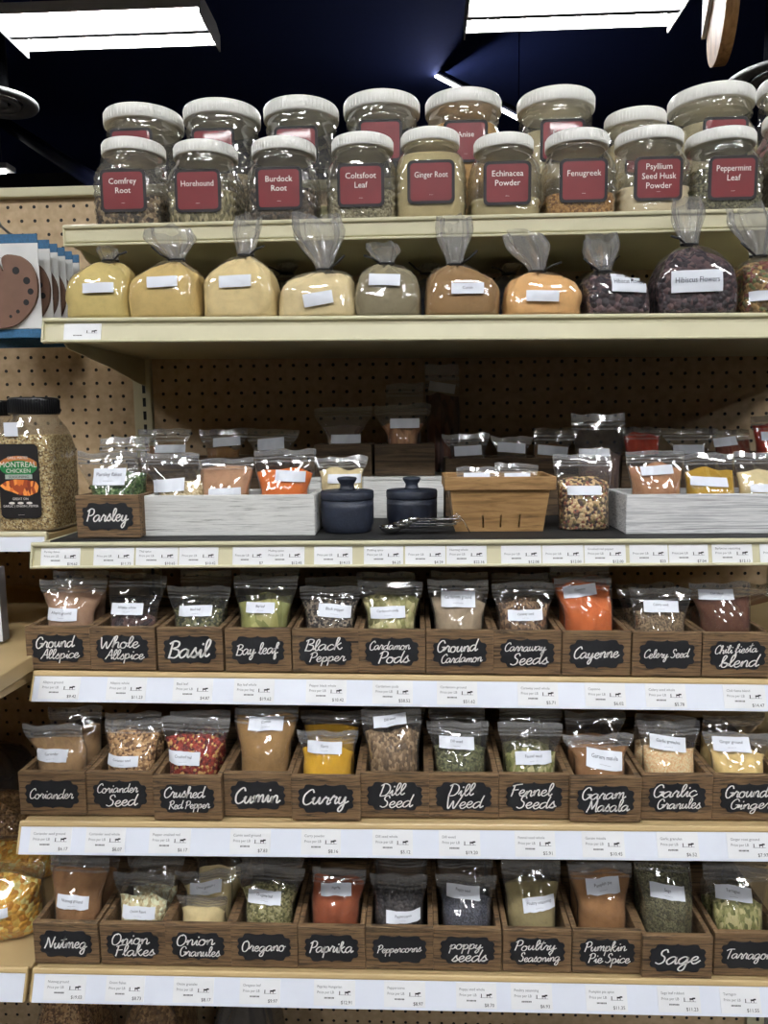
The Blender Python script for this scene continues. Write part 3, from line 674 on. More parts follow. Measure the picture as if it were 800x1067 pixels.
# ------------------------------------------------------------------ spices
S=dict(allspice=powder('allspice',(158,124,98)),allspicew=seeds('allspice_whole',[(52,36,36),(78,54,50),(40,28,30),(92,66,58)],.006),
 basil=seeds('basil',[(70,72,42),(98,96,60),(52,54,32),(118,112,78)],.003),bay=seeds('bay',[(150,150,84),(168,164,98),(128,130,72),(178,172,112)],.013,(1,.6,.45),.6,.7),
 bpepper=seeds('black_pepper',[(60,52,46),(110,98,84),(140,126,108),(42,38,36)],.003),cardpod=seeds('cardamom_pods',[(150,148,92),(176,170,116),(126,122,74),(196,186,136)],.008,(1,1,.7)),
 cardg=powder('cardamom',(158,140,116)),caraway=seeds('caraway',[(96,72,50),(128,98,70),(72,54,40),(150,120,88)],.003,(1,1,.5)),cayenne=powder('cayenne',(194,98,44),.08),
 celery=seeds('celery_seed',[(104,86,60),(134,112,82),(80,64,46)],.002),chili=powder('chili',(84,48,28)),
 coriander=powder('coriander',(150,118,80)),corseed=seeds('coriander_seed',[(150,112,72),(184,142,96),(112,80,52),(198,160,114)],.0033),
 crushed=seeds('crushed_red',[(128,38,28),(160,56,36),(90,26,22),(206,160,96),(140,44,30)],.0034),cumin=powder('cumin',(146,112,66)),curry=powder('curry',(200,152,30),.06),
 dillseed=seeds('dill_seed',[(130,106,78),(160,134,102),(96,78,58),(112,90,66)],.0035,(1,1,.6)),dillweed=seeds('dill_weed',[(84,86,54),(106,106,70),(64,66,42)],.0025),
 fennel=seeds('fennel_seed',[(128,130,72),(156,152,98),(98,100,54),(176,168,120)],.0045,(1,1,.45)),garam=powder('garam',(138,98,60)),garlic=seeds('garlic_granules',[(226,186,138),(236,202,156),(214,170,122)],.0016,bump=.4),
 ginger=powder('ginger',(216,186,122),.07),nutmeg=powder('nutmeg',(138,99,62)),onionf=seeds('onion_flakes',[(216,202,158),(232,222,186),(188,170,126)],.004,(1,1,.8)),
 oniong=powder('onion_granules',(212,192,142),.08),oregano=seeds('oregano',[(120,116,70),(146,140,92),(92,90,52),(164,156,112)],.0028),paprika=powder('paprika',(138,68,34),.1),
 pcorn=seeds('peppercorn',[(40,36,38),(58,52,52),(28,26,28)],.005),poppy=seeds('poppy_seed',[(58,60,70),(76,78,88),(44,46,54)],.0015),poultry=powder('poultry',(144,130,90)),
 pumpkin=powder('pumpkin_pie',(146,104,62)),sage=seeds('sage',[(86,82,54),(106,102,72),(64,62,42)],.0022),tarragon=seeds('tarragon',[(122,122,68),(150,146,92),(92,94,48),(176,166,116)],.0034,(1,1,.35)),
 parsley=seeds('parsley',[(62,92,46),(84,112,60),(48,72,36),(112,132,84)],.0035),paleflake=seeds('pale_flakes',[(200,180,138),(222,206,168),(170,148,106)],.004),
 pink=powder('pinkish',(176,134,102)),orange=powder('orange',(206,104,36),.06),brown=powder('brown',(112,82,56)),amber=powder('amber',(128,88,44)),cream=powder('cream',(214,196,150),.06),
 darkb=powder('dark_brown',(72,54,44)),cinna=seeds('cinnamon',[(172,122,84),(190,140,98),(150,102,68)],.010,(1,1,.05),.7,.6),stick=seeds('long_sticks',[(86,52,40),(112,70,52),(66,40,34)],.008,(1,1,.03),.7,.6),
 pmix=seeds('mixed_peppercorn',[(88,66,54),(196,164,118),(150,92,72),(120,104,66),(216,190,146),(72,56,52),(206,176,128)],.004),brownr=powder('brown_red',(116,56,38)),red=powder('bright_red',(172,52,28),.07),
 yellow=powder('mustard_yellow',(178,140,40),.08),tanp=powder('tan_rub',(168,122,88)),
 corn=seeds('popcorn',[(214,156,56),(232,182,84),(190,128,42),(240,206,128),(222,166,64)],.0068,rough=.35,bump=1.0),wheat=seeds('wheat',[(140,106,66),(164,128,84),(112,82,50)],.005),
 dgrey=powder('dark_grey',(72,66,60)),monty=seeds('seasoning_grain',[(176,146,92),(150,120,70),(196,172,120),(110,86,52),(212,196,150)],.0022))
ZBG='zip bags standing in the spice crates'
def cb(crate_txt,label,xl,xr,yt,yf,spice,stk=None,text=None,d=0,T=.020,seed=0,**kw):
    cx,y,z=CR[crate_txt]
    kw.setdefault('wb',.068); kw['lim']=(cx-.0362,cx+.0362)
    return bag_px(label,ZBG,xl,xr,yt,yf,y+.008+.0275+d*.048,z,S[spice],stk,text,T,seed,flat_from=.060,**kw)
B=[
 ('Ground|Allspice','zip bag of tan ground allspice in front in the Ground Allspice crate',34,108,606,617,'allspice',(44,636,78,648),'Allspice ground',0),
 ('Ground|Allspice','second allspice zip bag standing behind in the Ground Allspice crate',48,108,597,612,'allspice',None,None,1),
 ('Whole|Allspice','zip bag of dark whole berries in the Whole Allspice crate',109,171,600,641,'allspicew',(110,632,145,643),'Allspice whole',0),
 ('Basil','zip bag of dried basil in front in the Basil crate',172,239,612,633,'basil',(183,634,218,644),'Basil leaf',0),
 ('Basil','second basil zip bag showing its hem behind in the Basil crate',184,240,597,622,'basil',None,None,1),
 ('Bay leaf','zip bag of large yellow green leaves in the Bay leaf crate',241,309,601,625,'bay',(254,630,285,640),'Bay leaf',0),
 ('Bay leaf','second zip bag of leaves standing behind in the Bay leaf crate',246,309,592,620,'bay',None,None,1),
 ('Black|Pepper','zip bag of coarse grey black pepper in the Black Pepper crate',311,376,613,624,'bpepper',(330,633,365,645,-.08),'Black pepper',0),
 ('Black|Pepper','second pepper zip bag standing behind in the Black Pepper crate',316,375,603,622,'bpepper',None,None,1),
 ('Cardamon|Pods','zip bag of green cardamom pods in the Cardamon Pods crate',371,440,608,622,'cardpod',(385,635,422,646,.05),'Cardamom pods',0),
 ('Cardamon|Pods','second pod zip bag standing behind in the Cardamon Pods crate',370,432,599,620,'cardpod',None,None,1),
 ('Ground|Cardamon','zip bag of beige ground cardamom in the Ground Cardamon crate',446,510,606,623,'cardg',(460,620,496,635),'Cardamom ground',0),
 ('Ground|Cardamon','second cardamom zip bag standing behind in the Ground Cardamon crate',448,508,599,618,'cardg',None,None,1),
 ('Carraway|Seeds','zip bag of brown caraway seeds in the Carraway Seeds crate',512,579,609,627,'caraway',(530,638,567,648),'Caraway seed',0),
 ('Carraway|Seeds','second seed zip bag standing behind in the Carraway Seeds crate',512,572,599,622,'caraway',None,None,1),
 ('Cayenne','zip bag of bright orange cayenne in front in the Cayenne crate',579,640,603,606,'cayenne',(590,614,626,625,.10),'Cayenne',0),
 ('Cayenne','taller orange cayenne zip bag behind in the Cayenne crate',573,636,590,602,'cayenne',None,None,1),
 ('Celery Seed','zip bag of celery seed in front in the Celery Seed crate',658,724,614,636,'celery',(675,630,712,641,-.03),'Celery seed',0),
 ('Celery Seed','second celery zip bag standing behind in the Celery Seed crate',644,706,609,632,'celery',None,None,1),
 ('Chili fiesta|blend','zip bag of dark red chili blend in the Chili fiesta blend crate',721,786,608,622,'chili',(734,618,771,628),'Chili blend',0),
 ('Chili fiesta|blend','second chili zip bag at the frame edge in the Chili fiesta blend crate',784,838,610,622,'brown',None,None,1),
 ('Coriander','shorter zip bag of ground coriander in front in the Coriander crate',21,83,758,769,'coriander',(33,785,67,796,-.03),'Coriander',0),
 ('Coriander','taller zip bag of coriander standing behind in the Coriander crate',46,103,738,755,'coriander',None,None,1),
 ('Coriander|Seed','zip bag of round tan seeds in front in the Coriander Seed crate',103,165,755,765,'corseed',(107,791,142,801),'Coriander seed',0),
 ('Coriander|Seed','second round seed zip bag behind in the Coriander Seed crate',104,164,746,760,'corseed',None,None,1),
 ('Crushed|Red Pepper','zip bag of red chili flakes in front in the Crushed Red Pepper crate',163,236,751,768,'crushed',(171,787,207,799),'Crushed red',0),
 ('Crushed|Red Pepper','second red flake zip bag behind in the Crushed Red Pepper crate',176,238,744,762,'crushed',None,None,1),
 ('Cumin','zip bag of olive brown powder in front in the Cumin crate',241,308,743,749,'cumin',(254,757,291,769,-.04),'Cumin',0),
 ('Cumin','second cumin zip bag standing behind in the Cumin crate',245,309,737,748,'cumin',None,None,1),
 ('Curry','short zip bag of yellow curry powder in front in the Curry crate',307,372,764,779,'curry',(318,779,355,790),'Curry',0),
 ('Curry','taller zip bag of yellow curry behind in the Curry crate',311,377,746,757,'curry',None,None,1),
 ('Dill|Seed','tall zip bag of brown dill seeds in the Dill Seed crate',377,440,741,762,'dillseed',(388,752,423,763,.09),'Dill seed',0),
 ('Dill|Seed','second seed zip bag standing behind in the Dill Seed crate',376,443,735,756,'dillseed',None,None,1),
 ('Dill|Weed','zip bag of green dill weed in front in the Dill Weed crate',444,510,756,776,'dillweed',(458,775,495,786),'Dill weed',0),
 ('Dill|Weed','darker second zip bag behind in the Dill Weed crate',446,506,739,765,'dillweed',None,None,1),
 ('Fennel|Seeds','zip bag of green fennel seeds in front in the Fennel Seeds crate',519,587,755,782,'fennel',(538,787,576,799,.04),'Fennel seed',0),
 ('Fennel|Seeds','second fennel zip bag standing behind in the Fennel Seeds crate',521,588,741,772,'fennel',None,None,1),
 ('Garam|Masala','shorter zip bag of brown garam masala in front in the Garam Masala crate',589,665,770,780,'garam',(614,789,652,805,-.14),'Garam masala',0),
 ('Garam|Masala','taller zip bag of garam masala behind in the Garam Masala crate',590,655,745,765,'garam',None,None,1),
 ('Garlic|Granules','zip bag of peach garlic granules in front in the Garlic Granules crate',669,735,756,779,'garlic',(683,775,720,788,-.09),'Garlic granules',0),
 ('Garlic|Granules','second garlic zip bag standing behind in the Garlic Granules crate',663,728,748,770,'garlic',None,None,1),
 ('Ground|Ginger','zip bag of pale yellow ground ginger in front in the Ground Ginger crate',737,808,768,783,'ginger',(752,778,790,791),'Ginger ground',0),
 ('Ground|Ginger','second ginger zip bag standing behind in the Ground Ginger crate',733,800,746,766,'ginger',None,None,1),
 ('Nutmeg','zip bag of brown ground nutmeg in front in the Nutmeg crate',48,111,899,909,'nutmeg',(55,938,90,950,-.03),'Nutmeg ground',0),
 ('Nutmeg','second nutmeg zip bag standing behind in the Nutmeg crate',70,122,889,905,'nutmeg',None,None,1),
 ('Onion|Flakes','zip bag of cream onion flakes in front in the Onion Flakes crate',114,181,915,934,'onionf',(124,949,160,960),'Onion flakes',0),
 ('Onion|Flakes','second flake zip bag standing behind in the Onion Flakes crate',130,190,895,922,'onionf',None,None,1),
 ('Onion|Granules','middle zip bag of pale granules with a sticker in the Onion Granules crate',180,239,911,923,'oniong',(194,928,227,938,.05),'Onion granules',.55),
 ('Onion|Granules','rear zip bag of pale granules in the Onion Granules crate',195,246,890,905,'oniong',None,None,1.7),
 ('Oregano','zip bag of green oregano in front in the Oregano crate',242,316,909,927,'oregano',(255,937,291,948),'Oregano leaf',0),
 ('Oregano','second oregano zip bag standing behind in the Oregano crate',249,316,896,920,'oregano',None,None,1),
 ('Paprika','zip bag of rust red paprika in the Paprika crate',325,382,911,917,'paprika',(332,931,365,941,.05),'Paprika',0),
 ('Peppercorns','zip bag of black peppercorns in front in the Peppercorns crate',385,446,915,928,'pcorn',(402,952,438,963,.02),'Peppercorns',0),
 ('Peppercorns','second black peppercorn zip bag behind in the Peppercorns crate',387,446,895,918,'pcorn',None,None,1),
 ('poppy|seeds','zip bag of slate blue poppy seeds in front in the poppy seeds crate',454,519,919,934,'poppy',(466,935,501,946,-.03),'Poppy seed',0),
 ('poppy|seeds','second poppy zip bag standing behind in the poppy seeds crate',456,515,896,922,'poppy',None,None,1),
 ('Poultry|Seasoning','zip bag of grey green seasoning in the Poultry Seasoning crate',523,586,903,923,'poultry',(546,942,580,954,.07),'Poultry seasoning',0),
 ('Poultry|Seasoning','second seasoning zip bag standing behind in the Poultry Seasoning crate',522,578,895,918,'poultry',None,None,1),
 ('Pumpkin|Pie Spice','zip bag of orange brown pumpkin spice in the Pumpkin Pie Spice crate',595,662,905,912,'pumpkin',(614,926,650,939,.03),'Pumpkin pie',0),
 ('Pumpkin|Pie Spice','second brown zip bag standing behind in the Pumpkin Pie Spice crate',592,655,896,909,'pumpkin',None,None,1),
 ('Sage','tall zip bag of dark green rubbed sage in the Sage crate',664,722,897,905,'sage',(682,931,717,943,-.06),'Sage',0),
 ('Sage','second sage zip bag standing behind in the Sage crate',661,716,893,903,'sage',None,None,1),
 ('Tarragon','zip bag of green tarragon needles in front in the Tarragon crate',737,806,910,940,'tarragon',(753,936,790,948,-.06),'Tarragon',0),
 ('Tarragon','second tarragon zip bag standing behind in the Tarragon crate',738,805,894,930,'tarragon',None,None,1)]
for i,(c,l,xl,xr,yt,yf,sp,stk,tx,d) in enumerate(B): cb(c,l,xl,xr,yt,yf,sp,stk,tx,d,seed=11+i)
# onion granules: a bag lying on its back across the crate front
cx,y,z=CR['Onion|Granules']
o=zip_bag('pale zip bag slumped over the front of the Onion Granules crate',ZBG,(cx,y+.035,z),.073,.078,.80,S['oniong'],.062,.021,None,None,-.12,901)
# ------------------------------------------------------------------ jars
def sup(r,e,a,b=1.0):
    c,s=math.cos(a),math.sin(a)
    return (r*math.copysign(abs(c)**(2/e),c), r*b*math.copysign(abs(s)**(2/e),s))
def jar(label,group,loc,R,H,lidr,lidh,spice,fill,lw,lh,lz,text,rz=0.0,prof=None,seed=0,stext=.0):
    t=thing('glass_jar',label,'jar',loc,rz,group)
    hn=H-lidh
    prof=prof or [(0,.86,4),(.02,.955,4.2),(.07,.99,4.4),(.16,1,4.6),(.60,1,4.6),(.70,.985,4),(.79,.94,3.2),(.87,.86,2.5),(.925,lidr/R*.95,2.1),(.955,lidr/R*.92,2),(1.0,lidr/R*.92,2)]
    # refine the profile
    P=[]
    for i in range(len(prof)-1):
        a,b=prof[i],prof[i+1]; n=max(2,int((b[0]-a[0])/.03))
        for k in range(n):
            q=k/n; P.append(tuple(a[j]+(b[j]-a[j])*q for j in range(3)))
    P.append(prof[-1]); nseg=64
    def ring(s,r,e,k=1.0,dz=0):
        out=[]
        for j in range(nseg):
            an=2*PI*j/nseg; rr=R*r
            x,y=sup(rr,e,an)
            g=sstep(.12,.2,s)*(1-sstep(.62,.74,s))
            side=sstep(.80,.93,abs(x)/(R+1e-9))
            d=.0013*g*side*math.sin(s*hn/.0062*2*PI*.5)
            f=1+d/R
            out.append((x*f*k,y*f*k,s*hn+dz))
        return out
    MB().rings([ring(*p) for p in P],True,False).build('glass',GLASS,t)
    C=[]; rd=random.Random(seed)
    for (s,r,e) in P:
        if s<=fill: C.append([(x,y,max(.003,z)) for x,y,z in ring(s,r,e,.965)])
    top=C[-1]; zt=top[0][2]
    for k in (.8,.5,.2): C.append([(x*k,y*k,zt+.004*nz(x*40,y*40,seed)+.003*(1-k)) for x,y,z in top])
    MB().rings(C).build('contents',spice,t)
    lid=MB().lathe([(lidr*.97,hn-.0015),(lidr*1.0,hn),(lidr*1.0,H-.004),(lidr*.975,H-.001),(lidr*.9,H),(lidr*.86,H-.0012)],56)
    for j in range(56):
        a=2*PI*j/56; lid.box((lidr*.9995*math.cos(a),lidr*.9995*math.sin(a),hn+lidh*.45),(.0008,.0008,lidh*.72),M=None)
    lid.build('lid',WHITEPL,t)
    # label hugging the front face
    def fy(x):
        e=4.6; u=min(.985,abs(x)/R); return -R*(1-u**e)**(1/e)
    def patch(w,h,r,off):
        pts=[]
        nn=22
        vs=[];fs=[]
        def hz(x):
            d=abs(x)-(w/2-r)
            return h/2 if d<=0 else h/2-r+math.sqrt(max(0,r*r-d*d))
        for i in range(nn+1):
            x=-w/2+w*(.5-.5*math.cos(PI*i/nn)); z=hz(x)
            vs+=[(x,fy(x)-off,lz-z),(x,fy(x)-off,lz+z)]
        fs=[(2*i,2*i+2,2*i+3,2*i+1) for i in range(nn)]
        return MB().add(vs,fs,smooth=True)
    lb=patch(lw,lh,.008,.0007).build('label_sticker',BORDER,t)
    patch(lw*.87,lh*.86,.005,.0011).build('label_panel',RED,lb)
    if text:
        mb=MB(); L=text.split('|'); sz=.0122*(lw/.072)*(1+stext)
        for i,s in enumerate(L):
            put_text(mb,s,sz,0,lz+lh*.10+(len(L)-1)*sz*.28-i*sz*1.12,lambda x,z:Vector((x,fy(x)-.0016,z)),maxw=lw*.70)
        put_text(mb,'HONEY' if False else '.....',sz*.45,0,lz-lh*.30,lambda x,z:Vector((x,fy(x)-.0016,z)))
        mb.build('lettering',WHITEINK,lb)
    return t
JS=dict(comfrey=seeds('comfrey',[(74,60,46),(112,92,70),(52,42,34),(150,128,98)],.006),hore=seeds('horehound',[(112,104,72),(146,136,100),(84,78,54),(172,160,124)],.0035,(1,1,.5)),
 burdock=seeds('burdock',[(70,58,48),(104,88,72),(46,38,32)],.006),colt=seeds('coltsfoot',[(128,120,92),(154,146,118),(100,92,70)],.003),gingerr=powder('ginger_root',(178,162,118),.06),
 echin=powder('echinacea',(168,154,112),.06),fenu=seeds('fenugreek',[(150,106,52),(176,130,70),(122,84,42)],.003),psyl=powder('psyllium',(206,190,156),.05),pepm=seeds('peppermint',[(96,94,70),(124,120,92),(72,70,52)],.003),
 anise=powder('orange_tan',(186,146,88)),palej=powder('pale_jar',(176,164,128)),greenj=powder('pale_green_jar',(170,166,118)),tanj=seeds('tan_jar',[(110,98,74),(136,122,94),(90,80,60)],.003))
FJ=[('comfrey','Comfrey|Root',107,171,139,.42,'low brown root pieces'),('hore','Horehound',181,247,142,.50,'stringy green herb'),('burdock','Burdock|Root',262,329,139,.50,'dark brown root chips'),
 ('colt','Coltsfoot|Leaf',345,410,134,.42,'grey green crushed leaf'),('gingerr','Ginger Root',417,479,128,.84,'pale ginger powder'),('echin','Echinacea|Powder',493,556,134,.30,'pale powder'),
 ('fenu','Fenugreek',568,634,130,.33,'golden brown seed'),('psyl','Psyllium|Seed Husk|Powder',641,711,128,.40,'cream husk powder'),('pepm','Peppermint|Leaf',715,786,129,.62,'grey green mint leaf')]
JG='red labelled jars in the front row'
Z1=SH[1][1]+EYE+.0006
for i,(sp,tx,xl,xr,yt,fl,de) in enumerate(FJ):
    Y=1.195
    a=at(xl,yt+8,Y); b=at(xr,yt+8,Y); p=at((xl+xr)/2,yt+6,Y-.03)
    lr=(b.x-a.x)/2*.985; H=p.z-Z1
    jar('white lidded square jar of %s with red label reading %s'%(de,tx.replace('|',' ')),JG,((a.x+b.x)/2,Y,Z1),.0535,H,lr,.0175,JS[sp],fl,.070,.062,H*.395,tx,0.0,seed=i)
a=at(829,134,1.195)
jar('partly seen white lidded jar cut by the frame beside the peppermint jar',JG,(a.x,1.195,Z1),.0545,.152,.046,.0175,JS['tanj'],.5,.070,.062,.06,'',0.0,seed=31)
BJ=[('palej',109,190,101,.25,'',.0,'tall white lidded jar behind the comfrey root jar'),('tanj',191,271,96,.55,'',0,'tall white lidded jar behind the horehound jar'),('greenj',274,353,93,.30,'',0,'tall jar with cream tinted lid behind the burdock root jar'),
 ('palej',357,438,87,.35,'',0,'tall white lidded jar behind the coltsfoot leaf jar'),('anise',442,523,85,.88,'Anise',0,'tall jar full of orange tan powder behind the ginger root jar'),('palej',538,620,83,.80,'Fennel',0,'tall white lidded jar behind the gap of the echinacea and fenugreek jars'),
 ('palej',630,694,101,.86,'',0,'small lidded narrower jar behind the psyllium jar'),('palej',697,785,80,.85,'',0,'tall jar with the highest white lid behind the peppermint jar')]
LT=(133,133,131,124,125,124,135,122)
for i,(sp,xl,xr,yt,fl,tx,_,lab) in enumerate(BJ):
    Y=1.338; small=(xr-xl)<70
    a=at(xl,yt+10,Y); b=at(xr,yt+10,Y); p=at((xl+xr)/2,yt+8,Y-.05)
    lr=(b.x-a.x)/2*.98; H=p.z-Z1
    if small: R=.054
    else: R=.0675
    jar(lab,'large jars in the rear row',((a.x+b.x)/2,Y,Z1),R,H,lr,.0215,JS[sp],fl,.072 if not small else .06,.066,at((xl+xr)/2,LT[i],1.27).z-Z1-.033,tx,0,seed=50+i)
a=at(833,112,1.338)
jar('partly seen tall jar behind the jar cut by the frame',  'large jars in the rear row',(a.x,1.338,Z1),.0692,.26,.066,.0215,JS['palej'],.6,.088,.09,.12,'',0,seed=71)

# ------------------------------------------------------------------ tied bags on shelf two
def tied_bag(label,base,rx,ry,h,plume,spice,fill,seed,stk=None,text=None,bent=None,group='tied plastic bags on the shelf'):
    t=thing('tied_bag',label,'bag',base,0,group)
    ph=seed*1.7; dx,pw,pht,plean=plume
    prof=[(0,.93),(.04,.98),(.12,1.0),(.35,1.0),(.56,.96),(.70,.87),(.81,.72),(.90,.50),(.955,.28),(1,.10)]
    def pr(s):
        for i in range(len(prof)-1):
            if s<=prof[i+1][0]:
                a,b=prof[i],prof[i+1]; return a[1]+(b[1]-a[1])*(s-a[0])/(b[0]-a[0])
        return prof[-1][1]
    def surf(an,s,k=1.0,lump=True):
        e=4.2-2.2*sstep(.6,.97,s); r=pr(s)
        x,y=sup(1.0,e,an)
        fold=1+.10*math.sin(11*an+ph+3*s)*sstep(.55,.97,s)
        lumpn=1+.06*nz(x*1.8+ph,y*1.8,s*3)+.03*nz(x*5,y*5+ph,s*8)
        dent=sstep(.45,.9,s)*.10*nz(x*2.5+ph,3.1,ph)
        m=r*fold*lumpn*k
        return Vector((rx*x*m+dx*sstep(.5,1,s), ry*y*m, h*s*(1-dent*(1-sstep(.9,1,s)))))
    n=56; S_=[0,.02,.05,.1,.16,.23,.3,.38,.46,.53,.6,.66,.72,.77,.82,.86,.9,.93,.96,.98,1]
    MB().rings([[surf(2*PI*j/n,s) for j in range(n)] for s in S_],True,False).build('film',FILM_TIED,t)
    F=[s*fill for s in (0,.03,.08,.15,.24,.34,.45,.56,.66,.75,.83,.9,.95,.98,.995)]
    C=[]
    for s in F:
        q=s/fill; k=.985*(max(0,1-q**14))**.5
        C.append([Vector((p.x,p.y,max(.0015,p.z+.008*sstep(.7,1,q)*nz(p.x*30,p.y*30,ph)))) for p in (surf(2*PI*j/n,s,k) for j in range(n))])
    MB().rings(C).build('contents',spice,t)
    # gathered film flaring above the tie
    R=[]; n2=48
    for i in range(13):
        q=i/12; wx=.010+(pw/2-.010)*sstep(0,.75,q)*(1-.12*sstep(.7,1,q)); wy=.008+.012*sstep(0,.8,q)
        ring=[]
        for j in range(n2):
            an=2*PI*j/n2; f=1+.22*math.sin(7*an+ph)*(1-.3*q)+.10*math.sin(13*an+2*ph+4*q)
            x=math.cos(an)*wx*f+dx+plean*q**1.3; y=math.sin(an)*wy*f-.008*q
            z=h+pht*q*(1+.12*nz(math.cos(an)*1.5+ph,math.sin(an)*1.5,2)+.05*math.cos(3*an+ph))
            ring.append(Vector((x,y,z)))
        R.append(ring)
    MB().rings(R,False,False).build('gathered_top',PLUME,t)
    c=Vector((dx,0,h)); rr=max(.0105,rx*.10*1.0)
    mb=MB().tube([c+Vector((rr*1.05*math.cos(2*PI*j/16),rr*.95*math.sin(2*PI*j/16),.001*math.sin(2*PI*j/16))) for j in range(16)],.0018,6,closed=True)
    b=bent if bent is not None else random.Random(seed).choice((-1,1))
    mb.tube([c+Vector((b*rr*.8,-rr*.7,0)),c+Vector((b*(rr+.008),-rr-.004,.005)),c+Vector((b*(rr+.020),-rr-.004,.009 if seed%2 else .016))],.0016,6)
    mb.build('twist_tie',TIEB,t)
    if stk:
        sx,sz,sw,sh,tilt=stk; ct,st=math.cos(tilt),math.sin(tilt)
        def front(x,z):
            s=max(.02,min(.93,z/h)); best=None
            lo,hi=PI,2*PI
            for _ in range(22):
                md=(lo+hi)/2
                if surf(md,s).x<x: lo=md
                else: hi=md
            return surf((lo+hi)/2,s).y
        def on(x,z,off):
            X=sx+x*ct-z*st; Z=sz+x*st+z*ct
            return Vector((X,front(X,Z)-off,Z))
        vs=[on(-sw/2+sw*i/8,-sh/2+sh*j/4,.0028) for j in range(5) for i in range(9)]
        k=MB().add(vs,[(j*9+i,j*9+i+1,(j+1)*9+i+1,(j+1)*9+i) for j in range(4) for i in range(8)],smooth=True).build('label_sticker',STICKER,t)
        if text:
            mb=MB(); put_text(mb,text,sh*.36,0,-sh*.06,lambda x,z:on(x,z,.0036),maxw=sw*.86)
            mb.build('lettering',INK,k)
    return t
TB=[ # xl xr ytop(body) tie x,y  plume x0 x1 ytop  sticker
 (74,143,276,115,272,(108,121),261,(86,295,119,305,.02),'paleyellow',(206,184,116),'tied bag of pale yellow powder with a small knot, first on the shelf','',.94),
 (137,214,276,184,271,(154,200),241,(153,288,185,299,.03),'straw',(204,176,112),'tied bag of straw yellow powder with wide gathered top','',.95),
 (214,292,268,256,266,(247,273),230,(228,287,262,299,.03),'creamp',(224,200,146),'tied bag of cream powder with a tall narrow gathered top','',.95),
 (291,373,278,338,281,(305,353),229,(316,305,347,318,.16),'creamf',(222,202,154),'tied bag of pale cream flour with a tilted sticker and tall top','',.95),
 (369,440,276,402,275,(383,413),257,(384,285,417,297,-.05),'greygreen',(132,122,96),'tied bag of grey green powder with a small gathered top','',.94),
 (441,521,276,474,276,(456,489),230,(470,295,504,306,0),'tanpow',(146,114,74),'tied bag of tan brown powder reading Cumin on its sticker','Cumin',.95),
 (522,605,281,560,283,(523,563),245,(548,303,582,314,-.03),'peach',(222,172,112),'tied bag of peach powder leaning its gathered top aside','',.95),
 (604,674,275,628,283,(607,641),249,(638,284,674,304,-.05),'darkpetal',None,'tied bag of dark dried petals with the smaller white sticker','Hibiscus Flowers',.92),
 (677,763,256,718,255,(698,728),212,(700,282,752,304,.02),'darkpetal2',None,'biggest dark tied bag with large sticker reading Hibiscus Flowers','Hibiscus Flowers',.92),
 (765,838,270,790,267,(755,798),221,(783,303,815,313,0),'mixseed',None,'tied bag of mixed coloured seeds at the shelf end by the frame edge','',.94)]
for i,(xl,xr,yt,tx,ty,pl,ytp,stk,sn,col,lab,txt,fl) in enumerate(TB):
    Y=1.092
    a=at(xl,305,Y); b=at(xr,305,Y); cx=(a.x+b.x)/2; rx=(b.x-a.x)/2*.97; zb=zs(2,cx)+.0016
    tp=at(tx,ty,Y); h=max(.05,tp.z-zb); dx=tp.x-cx
    p0=at(pl[0],ytp,Y); p1=at(pl[1],ytp,Y)
    sp=powder(sn,col,.07) if col else {'darkpetal':seeds('dark_petal',[(50,38,42),(70,52,56),(36,28,34),(92,70,70)],.007),'darkpetal2':seeds('dark_petal',[],.007),'mixseed':seeds('mixed_tea',[(124,96,56),(90,70,44),(160,128,80),(110,60,48),(96,100,60)],.005)}[sn]
    q0=at(stk[0],stk[1],Y-.04); q1=at(stk[2],stk[3],Y-.04)
    tied_bag(lab,(cx,Y,zb),rx,.041,h,(dx,max(.024,p1.x-p0.x),p0.z-tp.z,(p0.x+p1.x)/2-tp.x),sp,fl,i+1,((q0.x+q1.x)/2-cx,(q0.z+q1.z)/2-zb,q1.x-q0.x,q0.z-q1.z,stk[4]),txt,bent=(1,-1,1,1,-1,1,1,-1,-1,-1)[i])
navyb=powder('dark_blue_fill',(34,38,52))
for i,(xl,xr,yt) in enumerate(((128,200,296),(268,330,291),(420,470,294),(500,560,296),(596,650,292))):
    Y=1.285; a=at(xl,300,Y); b=at(xr,300,Y); cx=(a.x+b.x)/2; zb=zs(2,cx)+.0016; h=at(0,yt,Y).z-zb
    tied_bag(['dark blue tied bag half hidden behind the straw yellow bag','dark blue tied bag half hidden behind the pale cream flour bag','dark blue tied bag half hidden behind the grey green bag','dark blue tied bag half hidden behind the peach bag','dark blue tied bag half hidden behind the dark petal bag'][i],(cx,Y,zb),(b.x-a.x)/2*1.2,.05,h,(0,.03,.012,.004),navyb,.9,30+i,group='dark tied bags in the rear of the shelf')

